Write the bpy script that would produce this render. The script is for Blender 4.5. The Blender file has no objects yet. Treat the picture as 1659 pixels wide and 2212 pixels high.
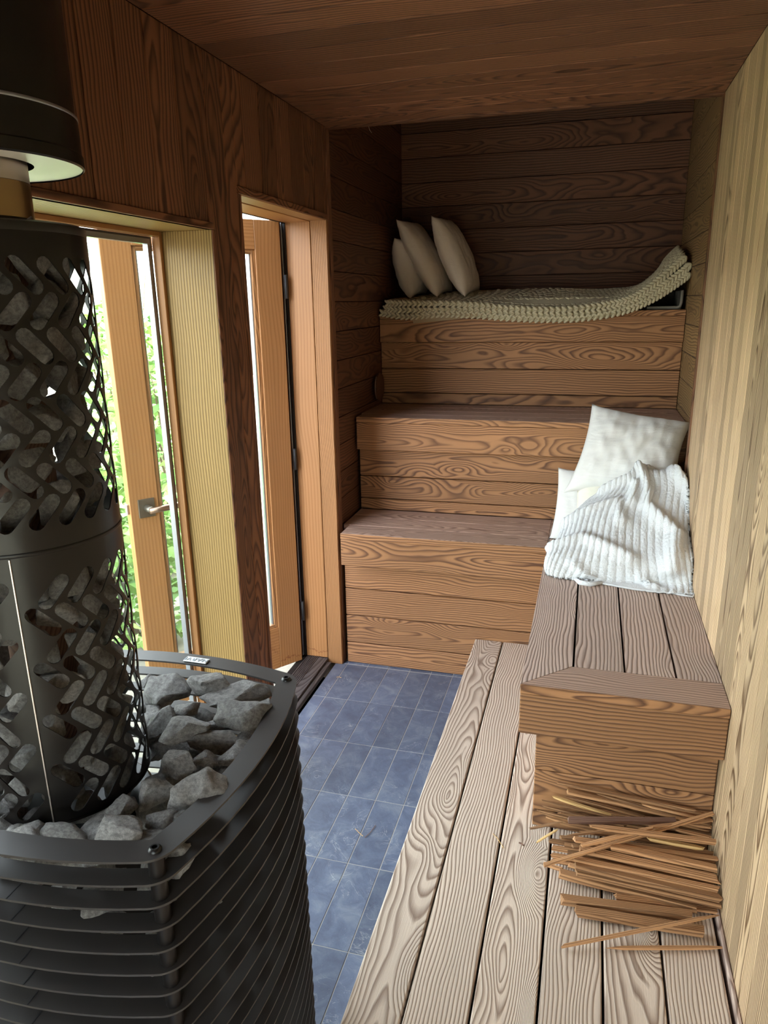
import bpy, bmesh, math, random
from mathutils import Vector, Matrix, noise, geometry

# ---------------------------------------------------------------- camera, world, lights
SC = bpy.context.scene
COL = SC.collection
PI = math.pi
F_PX, IW, IH = 1563.14, 1659.0, 2212.0
cam_d = bpy.data.cameras.new('camera')
cam = bpy.data.objects.new('camera', cam_d); COL.objects.link(cam)
cam_d.sensor_fit = 'HORIZONTAL'; cam_d.sensor_width = 36.0
cam_d.lens = 36.0 * F_PX / IW
cam_d.clip_start = 0.02
_ca, _cb, _cc = 1.2893, 0.0169, 0.2727
ROT = (Matrix.Rotation(_cc, 3, 'Z') @ Matrix.Rotation(_cb, 3, 'Y') @ Matrix.Rotation(_ca, 3, 'X'))
CAM = Vector((1.0592, -2.9955, 1.65))
cam.matrix_world = Matrix.Translation(CAM) @ ROT.to_4x4()
SC.camera = cam

world = bpy.data.worlds.new('world'); SC.world = world; world.use_nodes = True
wn = world.node_tree.nodes; wl = world.node_tree.links
wn.clear()
sky = wn.new('ShaderNodeTexSky'); sky.sky_type = 'NISHITA'; sky.sun_disc = False
sky.sun_elevation = math.radians(48); sky.sun_rotation = math.radians(60)
sky.air_density = 1.0; sky.dust_density = 3.0; sky.ozone_density = 1.0
bg = wn.new('ShaderNodeBackground'); bg.inputs['Strength'].default_value = 0.55
wo = wn.new('ShaderNodeOutputWorld')
hz = wn.new('ShaderNodeHueSaturation'); hz.inputs['Saturation'].default_value = .35
mx = wn.new('ShaderNodeMix'); mx.data_type = 'RGBA'; mx.blend_type = 'MULTIPLY'; mx.inputs[0].default_value = 1.0; mx.inputs[7].default_value = (1.0, .98, .945, 1)
wl.new(sky.outputs[0], hz.inputs['Color']); wl.new(hz.outputs[0], mx.inputs[6]); wl.new(mx.outputs[2], bg.inputs[0]); wl.new(bg.outputs[0], wo.inputs[0])

sun_d = bpy.data.lights.new('sun', 'SUN'); sun_d.energy = 3.6; sun_d.angle = 0.01; sun_d.color = (1, .95, .85)
sun = bpy.data.objects.new('sun', sun_d); COL.objects.link(sun)
sun.rotation_euler = Vector((-0.75, -0.10, -1.0)).to_track_quat('-Z', 'Y').to_euler()

def portal(name, loc, direction, sx, sz):
    d = bpy.data.lights.new(name, 'AREA'); d.shape = 'RECTANGLE'; d.size = sx; d.size_y = sz
    d.cycles.is_portal = True
    o = bpy.data.objects.new(name, d); COL.objects.link(o); o.location = loc
    o.rotation_euler = Vector(direction).to_track_quat('-Z', 'Y').to_euler()
portal('window_portal', (-0.23, -1.88, 0.98), (1, 0, 0), 1.76, 1.80)
portal('door_portal', (-0.23, -0.43, 1.0), (1, 0, 0), 0.74, 1.95)
portal('near_window_portal', (0.74, -3.98, .91), (0, 1, 0), 1.28, 1.42)

SC.view_settings.view_transform = 'Standard'; SC.view_settings.look = 'None'
SC.view_settings.exposure = 2.75; SC.view_settings.gamma = 1.0
SC.view_settings.use_curve_mapping = False
SC.cycles.max_bounces = 10; SC.cycles.diffuse_bounces = 6; SC.cycles.glossy_bounces = 4
SC.cycles.transparent_max_bounces = 16
SC.cycles.sample_clamp_indirect = 8.0

# ---------------------------------------------------------------- measured room (metres)
W, H = 1.4434, 2.3162
YP = -0.0435                 # front edge of the bench alcove
YN = -3.85                   # near wall, behind the camera
AX0, AX1, AYB, AZ = -0.012, 1.472, 1.24, 2.66      # alcove walls, back, ceiling
Z1, Z2, Z3 = 0.674, 1.132, 1.596                   # bench tops
N1, N2, N3 = -0.118, 0.261, 0.732                  # bench nosings
R1, R2, R3 = -0.032, 0.290, 0.754                  # bench risers
XD, ZD = 0.6324, 0.1923                            # deck edge and top
XS, YS, YE = 0.9298, -1.2496, -1.1211              # side bench
DY0, DY1, DZ = -0.8124, -0.0625, 1.9737            # door opening
WY0, WY1, WZ0, WZ1 = -2.75, -1.0134, 0.10, 1.8583  # window opening

def at(px, py, ax, val):
    """point where the sight line of a photo pixel meets a plane of the room"""
    d = ROT @ Vector(((px - IW / 2) / F_PX, -(py - IH / 2) / F_PX, -1.0))
    i = 'xyz'.index(ax)
    return CAM + d * ((val - CAM[i]) / d[i])

# ---------------------------------------------------------------- node helpers / materials
def new_mat(name):
    m = bpy.data.materials.new(name); m.use_nodes = True
    nt = m.node_tree; nt.nodes.clear()
    out = nt.nodes.new('ShaderNodeOutputMaterial')
    b = nt.nodes.new('ShaderNodeBsdfPrincipled')
    nt.links.new(b.outputs[0], out.inputs[0])
    return m, nt, b

class N:
    def __init__(s, nt): s.nt = nt
    def add(s, t, **k):
        n = s.nt.nodes.new(t)
        for a, v in k.items(): setattr(n, a, v)
        return n
    def put(s, sock, v):
        if hasattr(v, 'is_output') or isinstance(v, bpy.types.NodeSocket): s.nt.links.new(v, sock)
        else: sock.default_value = v
    def m(s, op, a, b=0.0, c=None, clamp=False):
        n = s.add('ShaderNodeMath', operation=op, use_clamp=clamp)
        s.put(n.inputs[0], a); s.put(n.inputs[1], b)
        if c is not None: s.put(n.inputs[2], c)
        return n.outputs[0]
    def vm(s, op, a, b):
        n = s.add('ShaderNodeVectorMath', operation=op)
        s.put(n.inputs[0], a); s.put(n.inputs[1], b)
        return n.outputs[0]
    def noise(s, vec, scale=1.0, detail=2.0, rough=0.5, out=0, dist=0.0):
        n = s.add('ShaderNodeTexNoise'); s.put(n.inputs['Vector'], vec)
        n.inputs['Scale'].default_value = scale; n.inputs['Detail'].default_value = detail
        n.inputs['Roughness'].default_value = rough; n.inputs['Distortion'].default_value = dist
        return n.outputs[out]
    def ramp(s, fac, stops, interp='LINEAR'):
        n = s.add('ShaderNodeValToRGB'); n.color_ramp.interpolation = interp
        cr = n.color_ramp
        while len(cr.elements) < len(stops): cr.elements.new(0.5)
        for e, (p, c) in zip(cr.elements, stops):
            e.position = p; e.color = (c[0], c[1], c[2], 1) if not isinstance(c, (int, float)) else (c, c, c, 1)
        s.put(n.inputs[0], fac)
        return n.outputs[0]
    def mix(s, fac, a, b, blend='MIX'):
        n = s.add('ShaderNodeMix', data_type='RGBA', blend_type=blend)
        s.put(n.inputs[0], fac)
        for i, v in ((6, a), (7, b)):
            if isinstance(v, (tuple, list)): v = (v[0], v[1], v[2], 1)
            s.put(n.inputs[i], v)
        return n.outputs[2]
    def bump(s, h, strength, dist, normal=None):
        n = s.add('ShaderNodeBump'); n.inputs['Strength'].default_value = strength
        n.inputs['Distance'].default_value = dist; s.put(n.inputs['Height'], h)
        if normal is not None: s.put(n.inputs['Normal'], normal)
        return n.outputs[0]

def wood(name, light, dark, freq=110.0, amp=9.0, knots=0.0, rough=0.55, bump=0.6, tone=0.25, fibre=0.10, wobble=1.3, arch=.42, straight=.35, dark_pos=0.90, spec=0.3, stain=None):
    m, nt, b = new_mat(name); g = N(nt)
    at_ = g.add('ShaderNodeAttribute', attribute_name='grain')
    oi = g.add('ShaderNodeObjectInfo')
    r = oi.outputs['Random']
    off = g.add('ShaderNodeCombineXYZ')
    g.put(off.inputs[0], g.m('MULTIPLY', r, 37.7)); g.put(off.inputs[1], g.m('MULTIPLY', r, 11.3)); g.put(off.inputs[2], g.m('MULTIPLY', r, 53.1))
    P = g.vm('ADD', at_.outputs['Vector'], off.outputs[0])
    r2 = g.m('FRACT', g.m('MULTIPLY', r, 13.37)); r3 = g.m('FRACT', g.m('MULTIPLY', r, 71.9))
    sep = g.add('ShaderNodeSeparateXYZ'); g.put(sep.inputs[0], at_.outputs['Vector'])
    low = g.noise(g.vm('MULTIPLY', P, (1.15, 8.0, 8.0)), 1.0, 1.5, 0.4)
    wob = g.noise(g.vm('MULTIPLY', P, (7.0, 22.0, 22.0)), 1.0, 1.0, 0.5)
    a2 = g.m('MULTIPLY', g.m('ADD', g.m('MULTIPLY', g.m('POWER', r2, 1.5), 1.5), 0.25), amp)
    # flat-sawn boards show centred arches, quarter-sawn ones straight lines
    dep = g.m('MULTIPLY', g.m('SUBTRACT', g.noise(g.vm('MULTIPLY', P, (.95, .6, .6)), 1.0, 1.0, .4), .5), arch)
    yy = g.m('ADD', g.m('ADD', sep.outputs[1], g.m('MULTIPLY', g.m('SUBTRACT', r3, .5), .05)), g.m('MULTIPLY', g.m('LESS_THAN', r2, straight), .22))
    v = g.m('MULTIPLY', g.m('SQRT', g.m('ADD', g.m('MULTIPLY', yy, yy), g.m('MULTIPLY', dep, dep))), freq * 1.25)
    v = g.m('ADD', v, g.m('MULTIPLY', sep.outputs[2], freq * 0.6))
    v = g.m('ADD', v, g.m('MULTIPLY', low, g.m('MULTIPLY', a2, .62)))
    v = g.m('ADD', v, g.m('MULTIPLY', wob, wobble))
    if knots > 0:
        vo = g.add('ShaderNodeTexVoronoi'); vo.feature = 'F1'
        g.put(vo.inputs['Vector'], g.vm('MULTIPLY', P, (3.2, 8.5, 0.01))); vo.inputs['Scale'].default_value = 1.0
        k = g.m('MAXIMUM', g.m('SUBTRACT', 1.0, g.m('MULTIPLY', vo.outputs['Distance'], 1.9)), 0.0)
        v = g.m('ADD', v, g.m('MULTIPLY', g.m('POWER', k, 1.6), g.m('MULTIPLY', r2, 16.0 * knots)))
    fr = g.m('FRACT', v)
    ring = g.ramp(fr, [(0.0, 0.55), (0.10, 0.0), (0.45, 0.10), (dark_pos - 0.12, 0.75), (dark_pos, 1.0), (1.0, 0.6)])
    fib = g.noise(g.vm('MULTIPLY', P, (9.0, 700.0, 700.0)), 1.0, 2.0, 0.6)
    fac = g.m('ADD', ring, g.m('MULTIPLY', g.m('SUBTRACT', fib, 0.5), fibre * 4), clamp=True)
    big = g.noise(g.vm('MULTIPLY', P, (2.0, 9.0, 9.0)), 1.0, 2.0, 0.5)
    contrast = g.m('MULTIPLY', fac, g.m('ADD', 0.55, g.m('MULTIPLY', big, 0.8)), clamp=True)
    c = g.mix(contrast, light, dark)
    tn = g.m('ADD', 1.0 - tone / 2, g.m('MULTIPLY', r3, tone))
    tn = g.m('MULTIPLY', tn, g.m('ADD', 0.80, g.m('MULTIPLY', big, 0.40)))
    hsv = g.add('ShaderNodeHueSaturation'); g.put(hsv.inputs['Color'], c); g.put(hsv.inputs['Value'], tn)
    col_ = hsv.outputs[0]
    if stain:
        tc = g.add('ShaderNodeTexCoord'); sx = g.add('ShaderNodeSeparateXYZ'); g.put(sx.inputs[0], tc.outputs['Object'])
        ns = g.noise(g.vm('MULTIPLY', tc.outputs['Object'], (1, 1, .35)), 26.0, 3.0, .8)
        hgt_ = g.m('SUBTRACT', sx.outputs[2], g.m('ADD', stain[0], g.m('MULTIPLY', g.m('SUBTRACT', ns, .5), stain[1])))
        ln = g.m('SUBTRACT', 1.0, g.m('DIVIDE', g.m('ABSOLUTE', hgt_), stain[2]), clamp=True)
        col_ = g.mix(g.m('MULTIPLY', ln, .8), col_, (.16, .05, .02))
    g.put(b.inputs['Base Color'], col_)
    b.inputs['Roughness'].default_value = rough
    b.inputs['Specular IOR Level'].default_value = spec
    h = g.m('ADD', g.m('MULTIPLY', ring, 0.8), g.m('MULTIPLY', fib, 0.5))
    g.put(b.inputs['Normal'], g.bump(h, bump, 0.0012))
    return m

def plain(name, col, rough=0.5, metal=0.0, spec=0.5, bump=0.0, bscale=300.0, var=0.0, vscale=4.0):
    m, nt, b = new_mat(name); g = N(nt)
    tc = g.add('ShaderNodeTexCoord')
    if var:
        n = g.noise(tc.outputs['Object'], vscale, 4.0, 0.6)
        c = g.mix(n, tuple(x * (1 - var) for x in col), tuple(min(1, x * (1 + var)) for x in col))
        g.put(b.inputs['Base Color'], c)
    else: b.inputs['Base Color'].default_value = (*col, 1)
    b.inputs['Roughness'].default_value = rough; b.inputs['Metallic'].default_value = metal
    b.inputs['Specular IOR Level'].default_value = spec
    if bump: g.put(b.inputs['Normal'], g.bump(g.noise(tc.outputs['Object'], bscale, 3.0, 0.6), bump, 0.001))
    return m

M = {}
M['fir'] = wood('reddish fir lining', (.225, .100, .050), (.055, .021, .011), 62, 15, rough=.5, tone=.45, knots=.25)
M['fir_lit'] = wood('window lit olive fir', (.30, .19, .085), (.10, .058, .026), 70, 14, rough=.5, tone=.3, knots=.3)  # fir lightened towards olive: window light on the right alcove wall, as colour
M['fir_shaded'] = wood('shade darkened fir lining', (.150, .064, .034), (.048, .019, .011), 62, 15, rough=.5, tone=.5, knots=.25)  # same fir made darker, the alcove's shade put into the colour
M['fir_bench'] = wood('oiled fir bench wood', (.37, .185, .083), (.105, .047, .024), 72, 17, knots=.35, rough=.5, tone=.35)
M['grey_top'] = wood('worn greyed fir', (.58, .44, .37), (.21, .14, .115), 75, 15, knots=.6, rough=.6, tone=.25, bump=.9, straight=.15)
M['deck'] = wood('bleached fir decking', (.66, .54, .44), (.26, .18, .135), 95, 13, knots=.9, rough=.65, tone=.22, bump=1.0)
M['pale'] = wood('pale yellow fir lining', (.60, .425, .265), (.12, .062, .028), 95, 6.0, rough=.55, tone=.60, bump=.7, fibre=.2, knots=0, straight=.85)
M['jamb'] = wood('fir window lining with yellow bounce light', (.32, .205, .068), (.14, .080, .026), 95, 12, wobble=.5, rough=.45, tone=.15, bump=.7, straight=2.0)  # yellow of light bounced off the foliage put into the wood colour
M['door_rail'] = wood('water stained cedar', (.39, .19, .072), (.30, .135, .048), 60, 5, wobble=.4, rough=.38, tone=.1, bump=.12, fibre=.12, stain=(.13, .34, .005), straight=2.0)
M['door_foot'] = wood('cedar with low water line', (.39, .19, .072), (.30, .135, .048), 60, 5, wobble=.4, rough=.38, tone=.1, bump=.12, fibre=.12, stain=(.062, .07, .0035), straight=2.0)
M['liner'] = wood('orange fir door lining', (.38, .19, .076), (.18, .08, .032), 110, 3, wobble=.6, rough=.45, tone=.1, straight=2.0)
M['door'] = wood('smooth orange cedar', (.39, .19, .072), (.30, .135, .048), 60, 5, wobble=.4, rough=.38, tone=.1, bump=.12, fibre=.12, straight=2.0)
M['stick_wood'] = wood('split fir kindling', (.46, .245, .115), (.16, .075, .035), 150, 5, rough=.6, tone=.75, bump=.7, straight=2.0)
M['stick_pale'] = wood('fresh split kindling', (.72, .48, .21), (.45, .26, .10), 160, 4, rough=.6, tone=.2, bump=.7, straight=2.0)
M['stick_dark'] = wood('old brown kindling', (.24, .14, .10), (.12, .06, .045), 120, 4, rough=.5, tone=.2, straight=2.0)
M['sill_dark'] = wood('weathered dark threshold', (.085, .075, .075), (.035, .03, .03), 90, 3, rough=.35, tone=.1)
M['core'] = plain('dark wall core', (.05, .03, .02), .9)
M['black'] = plain('satin black steel', (.0075, .0062, .006), .33, .0, .34, .05, 250)
M['black_ring'] = plain('dusty black steel', (.032, .028, .0265), .46, .0, .45, .08, 60, .35, 9)
M['galv'] = plain('pale steel plate', (.72, .70, .66), .45, .25, .5, .1, 40, .1)
M['steel'] = plain('steel pipe with wood reflection', (.42, .30, .17), .28, 1.0, .5, .04, 50, .25, 6)  # brown reflection of the surrounding wood put into the steel colour
M['steel_pale'] = plain('brushed steel', (.62, .56, .54), .35, 1.0)
M['strip'] = plain('grey weather strip', (.30, .32, .36), .3, .7)
M['rubber'] = plain('black rubber', (.012, .012, .014), .5)
M['grout'] = plain('pale grout', (.36, .35, .33), .9, 0, .2, .3, 200, .2, 20)
M['badge'] = plain('pale badge plate', (.72, .74, .72), .35, .5)
M['letter'] = plain('grey badge lettering', (.30, .33, .36), .4, .4)
M['gravel'] = plain('pale gravel', (.22, .21, .17), .9, 0, .2, 1.0, 30, .5, 12)
M['siding'] = plain('grey green siding', (.35, .40, .36), .7)
M['wire'] = plain('pale wire', (.7, .68, .62), .5)

def m_stone():
    m, nt, b = new_mat('grey granite'); g = N(nt)
    tc = g.add('ShaderNodeTexCoord'); oi = g.add('ShaderNodeObjectInfo')
    o = g.vm('ADD', tc.outputs['Object'], g.vm('MULTIPLY', (1, 1, 1), (0, 0, 0)))
    of = g.add('ShaderNodeCombineXYZ')
    for i, k in enumerate((31., 17., 23.)): g.put(of.inputs[i], g.m('MULTIPLY', oi.outputs['Random'], k))
    o = g.vm('ADD', o, of.outputs[0])
    n1 = g.noise(o, 230.0, 3.0, 0.8); n2 = g.noise(o, 12.0, 3.0, 0.6); n3 = g.noise(o, 120.0, 4.0, 0.75)
    c = g.ramp(n1, [(0.36, (.055, .055, .055)), (0.45, (.27, .27, .27)), (0.54, (.50, .495, .49)), (0.64, (.98, .97, .95))])
    c2 = g.mix(g.ramp(n2, [(0.35, 0.0), (0.65, 1.0)]), (.62, .58, .56), (1.15, 1.12, 1.08))
    c = g.mix(1.0, c, c2, 'MULTIPLY')
    rnd = g.m('ADD', 0.75, g.m('MULTIPLY', oi.outputs['Random'], 0.55))
    hsv = g.add('ShaderNodeHueSaturation'); g.put(hsv.inputs['Color'], c); g.put(hsv.inputs['Value'], rnd)
    g.put(b.inputs['Base Color'], hsv.outputs[0]); b.inputs['Roughness'].default_value = .75
    h = g.m('ADD', g.m('MULTIPLY', n3, .7), g.noise(o, 55.0, 5.0, 0.75))
    g.put(b.inputs['Normal'], g.bump(h, 1.0, .010))
    return m
M['stone'] = m_stone()

def m_slate():
    m, nt, b = new_mat('blue-grey slate with skylight tint'); g = N(nt)
    tc = g.add('ShaderNodeTexCoord'); oi = g.add('ShaderNodeObjectInfo')
    of = g.add('ShaderNodeCombineXYZ')
    for i, k in enumerate((31., 17., 23.)): g.put(of.inputs[i], g.m('MULTIPLY', oi.outputs['Random'], k))
    o = g.vm('ADD', tc.outputs['Object'], of.outputs[0])
    n = g.noise(o, 14.0, 6.0, 0.65, dist=.8)
    c = g.ramp(n, [(0.30, (.070, .088, .138)), (0.5, (.100, .126, .190)), (0.72, (.17, .20, .25))])  # slate's own blue-grey pushed bluer, skylight put into the colour
    ve = g.noise(o, 9.0, 5.0, 0.6, dist=1.5)
    vein = g.m('SUBTRACT', 1.0, g.m('MULTIPLY', g.m('ABSOLUTE', g.m('SUBTRACT', ve, 0.5)), 90.0), clamp=True)
    msk = g.ramp(g.noise(o, 6.0, 2.0), [(0.48, 0.0), (0.62, 1.0)])
    sp = g.ramp(g.noise(o, 260.0, 2.0, 0.7), [(0.69, 0.0), (0.75, 1.0)])
    w = g.m('ADD', g.m('MULTIPLY', g.m('MULTIPLY', vein, msk), .45), g.m('MULTIPLY', sp, .35), clamp=True)
    c = g.mix(w, c, (.48, .50, .50))
    hsv = g.add('ShaderNodeHueSaturation'); g.put(hsv.inputs['Color'], c)
    g.put(hsv.inputs['Value'], g.m('ADD', .82, g.m('MULTIPLY', oi.outputs['Random'], .36)))
    g.put(b.inputs['Base Color'], hsv.outputs[0])
    g.put(b.inputs['Roughness'], g.m('ADD', .30, g.m('MULTIPLY', n, .25)))
    h = g.m('ADD', n, g.m('MULTIPLY', ve, 1.0))
    g.put(b.inputs['Normal'], g.bump(h, .5, .003))
    return m
M['slate'] = m_slate()

def m_cloth(name, c1, c2, scale, bump, dist=.001, weave=0.0):
    m, nt, b = new_mat(name); g = N(nt)
    tc = g.add('ShaderNodeTexCoord')
    n = g.noise(tc.outputs['Object'], scale, 3.0, 0.7)
    g.put(b.inputs['Base Color'], g.mix(n, c1, c2))
    b.inputs['Roughness'].default_value = .9; b.inputs['Specular IOR Level'].default_value = .15
    b.inputs['Sheen Weight'].default_value = .2
    h = n
    big = g.noise(g.vm('MULTIPLY', tc.outputs['Object'], (.5, .5, 2.6)), 9.0, 3.0, 0.55, dist=.6)
    if weave: h = g.m('ADD', g.m('MULTIPLY', n, .15), g.m('MULTIPLY', big, weave))
    g.put(b.inputs['Normal'], g.bump(h, bump, dist))
    return m
M['cotton'] = m_cloth('white cotton', (.70, .70, .68), (.78, .78, .76), 500, .45, .012, .8)
M['cream'] = m_cloth('cream cotton', (.72, .70, .60), (.78, .76, .66), 500, .45, .012, .8)
M['beige'] = m_cloth('beige cotton', (.66, .56, .46), (.74, .64, .53), 500, .45, .012, .8)
M['terry'] = m_cloth('white terry towelling', (.74, .77, .80), (.88, .90, .92), 380, 1.0, .004)
M['wool'] = m_cloth('cream knitted wool', (.46, .41, .27), (.66, .60, .43), 300, .8, .002)
M['felt'] = m_cloth('dark felt', (.04, .035, .03), (.07, .06, .055), 400, .5, .002)
M['felt_edge'] = m_cloth('grey felt edge', (.26, .25, .22), (.34, .32, .29), 400, .6, .002)
M['burlap'] = m_cloth('brown hessian', (.36, .27, .16), (.46, .36, .23), 600, .9, .002)

def m_leaf(name, a, b2):
    m, nt, b = new_mat(name); g = N(nt)
    tc = g.add('ShaderNodeTexCoord')
    g.put(b.inputs['Base Color'], g.mix(g.ramp(g.noise(tc.outputs['Object'], 4.0, 2.0), [(0.35, 0.0), (0.65, 1.0)]), a, b2))
    b.inputs['Roughness'].default_value = .5
    return m
M['leaf'] = m_leaf('green leaves', (.10, .24, .06), (.32, .50, .14))
M['needle'] = m_leaf('pine needles', (.08, .22, .12), (.20, .36, .20))
M['bark'] = plain('bark', (.16, .11, .08), .9)

def m_glass():
    m = bpy.data.materials.new('clear pane'); m.use_nodes = True; nt = m.node_tree; nt.nodes.clear(); g = N(nt)
    out = g.add('ShaderNodeOutputMaterial'); tr = g.add('ShaderNodeBsdfTransparent'); gl = g.add('ShaderNodeBsdfGlossy')
    tr.inputs[0].default_value = (.93, .96, .94, 1); gl.inputs['Roughness'].default_value = .02
    df = g.add('ShaderNodeBsdfDiffuse'); df.inputs[0].default_value = (.9, .9, .85, 1)
    tc = g.add('ShaderNodeTexCoord')
    dust = g.ramp(g.noise(tc.outputs['Object'], 5.0, 5.0, .7), [(0.35, .004), (0.75, .025)])
    lw = g.add('ShaderNodeLayerWeight'); lw.inputs[0].default_value = .5
    fr = g.m('ADD', .025, g.m('MULTIPLY', g.m('POWER', lw.outputs['Facing'], 4.0), .5))
    m1 = g.add('ShaderNodeMixShader'); g.put(m1.inputs[0], fr); g.put(m1.inputs[1], tr.outputs[0]); g.put(m1.inputs[2], gl.outputs[0])
    m2 = g.add('ShaderNodeMixShader'); g.put(m2.inputs[0], dust); g.put(m2.inputs[1], m1.outputs[0]); g.put(m2.inputs[2], df.outputs[0])
    g.put(out.inputs[0], m2.outputs[0])
    return m
M['glass'] = m_glass()

# ---------------------------------------------------------------- mesh helpers
class MB:
    def __init__(s): s.v = []; s.f = []; s.g = []; s.smooth = False
    def vert(s, p, gr=None):
        s.v.append(tuple(p)); s.g.append(tuple(gr) if gr is not None else tuple(p)); return len(s.v) - 1
    def box(s, lo, hi, ax=0, ch=0.0, mat=None):
        """chamfered box; ax = index of the long grain axis"""
        lo = Vector(lo); hi = Vector(hi)
        c = (lo + hi) / 2; h = (hi - lo) / 2
        ch = min(ch, min(h) * 0.6)
        o = [i for i in range(3) if i != ax]
        if h[o[0]] < h[o[1]]: o = o[::-1]
        def put(p):
            w = c + p
            gr = (p[ax] + c[ax], p[o[0]], p[o[1]])
            return s.vert(mat @ w if mat is not None else w, gr)
        if ch <= 0:
            idx = {}
            for sx in (-1, 1):
                for sy in (-1, 1):
                    for sz in (-1, 1): idx[sx, sy, sz] = put(Vector((sx * h.x, sy * h.y, sz * h.z)))
            for a in range(3):
                b_, c_ = [(1, 2), (2, 0), (0, 1)][a]
                for sg in (-1, 1):
                    q = []
                    for (u, v) in ((-1, -1), (1, -1), (1, 1), (-1, 1)):
                        k = [0, 0, 0]; k[a] = sg; k[b_] = u; k[c_] = v; q.append(idx[tuple(k)])
                    s.f.append(q if sg > 0 else q[::-1])
            return
        idx = {}
        for sx in (-1, 1):
            for sy in (-1, 1):
                for sz in (-1, 1):
                    sg = (sx, sy, sz)
                    for a in range(3):
                        p = Vector([sg[i] * (h[i] if i == a else h[i] - ch) for i in range(3)])
                        idx[sg, a] = put(p)
        for a in range(3):
            b_, c_ = [(1, 2), (2, 0), (0, 1)][a]
            for sg in (-1, 1):
                q = []
                for (u, v) in ((-1, -1), (1, -1), (1, 1), (-1, 1)):
                    k = [0, 0, 0]; k[a] = sg; k[b_] = u; k[c_] = v; q.append(idx[tuple(k), a])
                s.f.append(q if sg > 0 else q[::-1])
            for u in (-1, 1):          # edges parallel to axis a
                for v in (-1, 1):
                    k0 = [0, 0, 0]; k0[a] = -1; k0[b_] = u; k0[c_] = v
                    k1 = list(k0); k1[a] = 1
                    k0 = tuple(k0); k1 = tuple(k1)
                    q = [idx[k0, b_], idx[k1, b_], idx[k1, c_], idx[k0, c_]]
                    s.f.append(q if u * v < 0 else q[::-1])
        for sx in (-1, 1):
            for sy in (-1, 1):
                for sz in (-1, 1):
                    k = (sx, sy, sz); q = [idx[k, 0], idx[k, 1], idx[k, 2]]
                    s.f.append(q if sx * sy * sz > 0 else q[::-1])
    def prism(s, poly, z0, z1, ax=0, mat=None):
        """vertical prism from a counter-clockwise xy polygon"""
        n = len(poly)
        def put(x, y, z):
            gr = (x, y, z) if ax == 0 else (y, x, z)
            p = Vector((x, y, z)); return s.vert(mat @ p if mat is not None else p, gr)
        a = [put(x, y, z0) for x, y in poly]; b = [put(x, y, z1) for x, y in poly]
        s.f.append(a[::-1]); s.f.append(b)
        for i in range(n): s.f.append([a[i], a[(i + 1) % n], b[(i + 1) % n], b[i]])
    def tube(s, pts, r, seg=12, cap=True, flat=1.0):
        pts = [Vector(p) for p in pts]; rr = r if isinstance(r, (list, tuple)) else [r] * len(pts)
        rings = []
        t0 = (pts[1] - pts[0]).normalized()
        up = Vector((0, 0, 1)) if abs(t0.z) < .9 else Vector((1, 0, 0))
        for i, p in enumerate(pts):
            t = (pts[min(i + 1, len(pts) - 1)] - pts[max(i - 1, 0)]).normalized()
            x = up.cross(t).normalized(); y = t.cross(x).normalized(); up = y
            rings.append([s.vert(p + x * (rr[i] * math.cos(k * 2 * PI / seg)) + y * (rr[i] * flat * math.sin(k * 2 * PI / seg))) for k in range(seg)])
        for a, b in zip(rings, rings[1:]):
            for k in range(seg): s.f.append([a[k], a[(k + 1) % seg], b[(k + 1) % seg], b[k]])
        if cap: s.f.append(rings[0][::-1]); s.f.append(rings[-1])
    def lathe(s, prof, cx, cy, seg=48):
        rings = [[s.vert((cx + r * math.cos(k * 2 * PI / seg), cy + r * math.sin(k * 2 * PI / seg), z)) for k in range(seg)] for r, z in prof]
        for a, b in zip(rings, rings[1:]):
            for k in range(seg): s.f.append([a[k], a[(k + 1) % seg], b[(k + 1) % seg], b[k]])
    def ellipsoid(s, c, ax, ay, az, nu=6, nv=4):
        c = Vector(c); rows = []
        top = s.vert(c + az); bot = s.vert(c - az)
        for j in range(1, nv):
            th = PI * j / nv
            rows.append([s.vert(c + ax * (math.sin(th) * math.cos(2 * PI * k / nu)) + ay * (math.sin(th) * math.sin(2 * PI * k / nu)) + az * math.cos(th)) for k in range(nu)])
        for k in range(nu):
            s.f.append([top, rows[0][k], rows[0][(k + 1) % nu]]); s.f.append([bot, rows[-1][(k + 1) % nu], rows[-1][k]])
        for a, b in zip(rows, rows[1:]):
            for k in range(nu): s.f.append([a[k], b[k], b[(k + 1) % nu], a[(k + 1) % nu]])
    def mesh(s, name, mat, smooth=False):
        me = bpy.data.meshes.new(name); me.from_pydata(s.v, [], s.f); me.update()
        at_ = me.attributes.new('grain', 'FLOAT_VECTOR', 'POINT')
        at_.data.foreach_set('vector', [c for g in s.g for c in g])
        if mat is not None: me.materials.append(mat)
        if smooth: me.polygons.foreach_set('use_smooth', [True] * len(me.polygons))
        return me
    def build(s, name, mat, parent=None, smooth=False):
        o = bpy.data.objects.new(name, s.mesh(name, mat, smooth)); COL.objects.link(o)
        if parent is not None: o.parent = parent
        return o

def empty(name, loc=(0, 0, 0)):
    o = bpy.data.objects.new(name, None); COL.objects.link(o); o.location = loc; o.empty_display_size = .05
    return o
def tag(o, label=None, cat=None, group=None, kind=None):
    if label: o['label'] = label
    if cat: o['category'] = cat
    if group: o['group'] = group
    if kind: o['kind'] = kind
    return o
def thing(name, label, cat, group=None): return tag(empty(name), label, cat, group)
def bx(name, lo, hi, mat, parent=None, ax=0, ch=.0015, mtx=None):
    b = MB(); b.box(lo, hi, ax, ch, mtx); return b.build(name, mat, parent)
def smooth_angle(o, ang=40):
    me = o.data
    me.polygons.foreach_set('use_smooth', [True] * len(me.polygons))
    me.set_sharp_from_angle(angle=math.radians(ang))

rng = random.Random(7)

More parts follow.
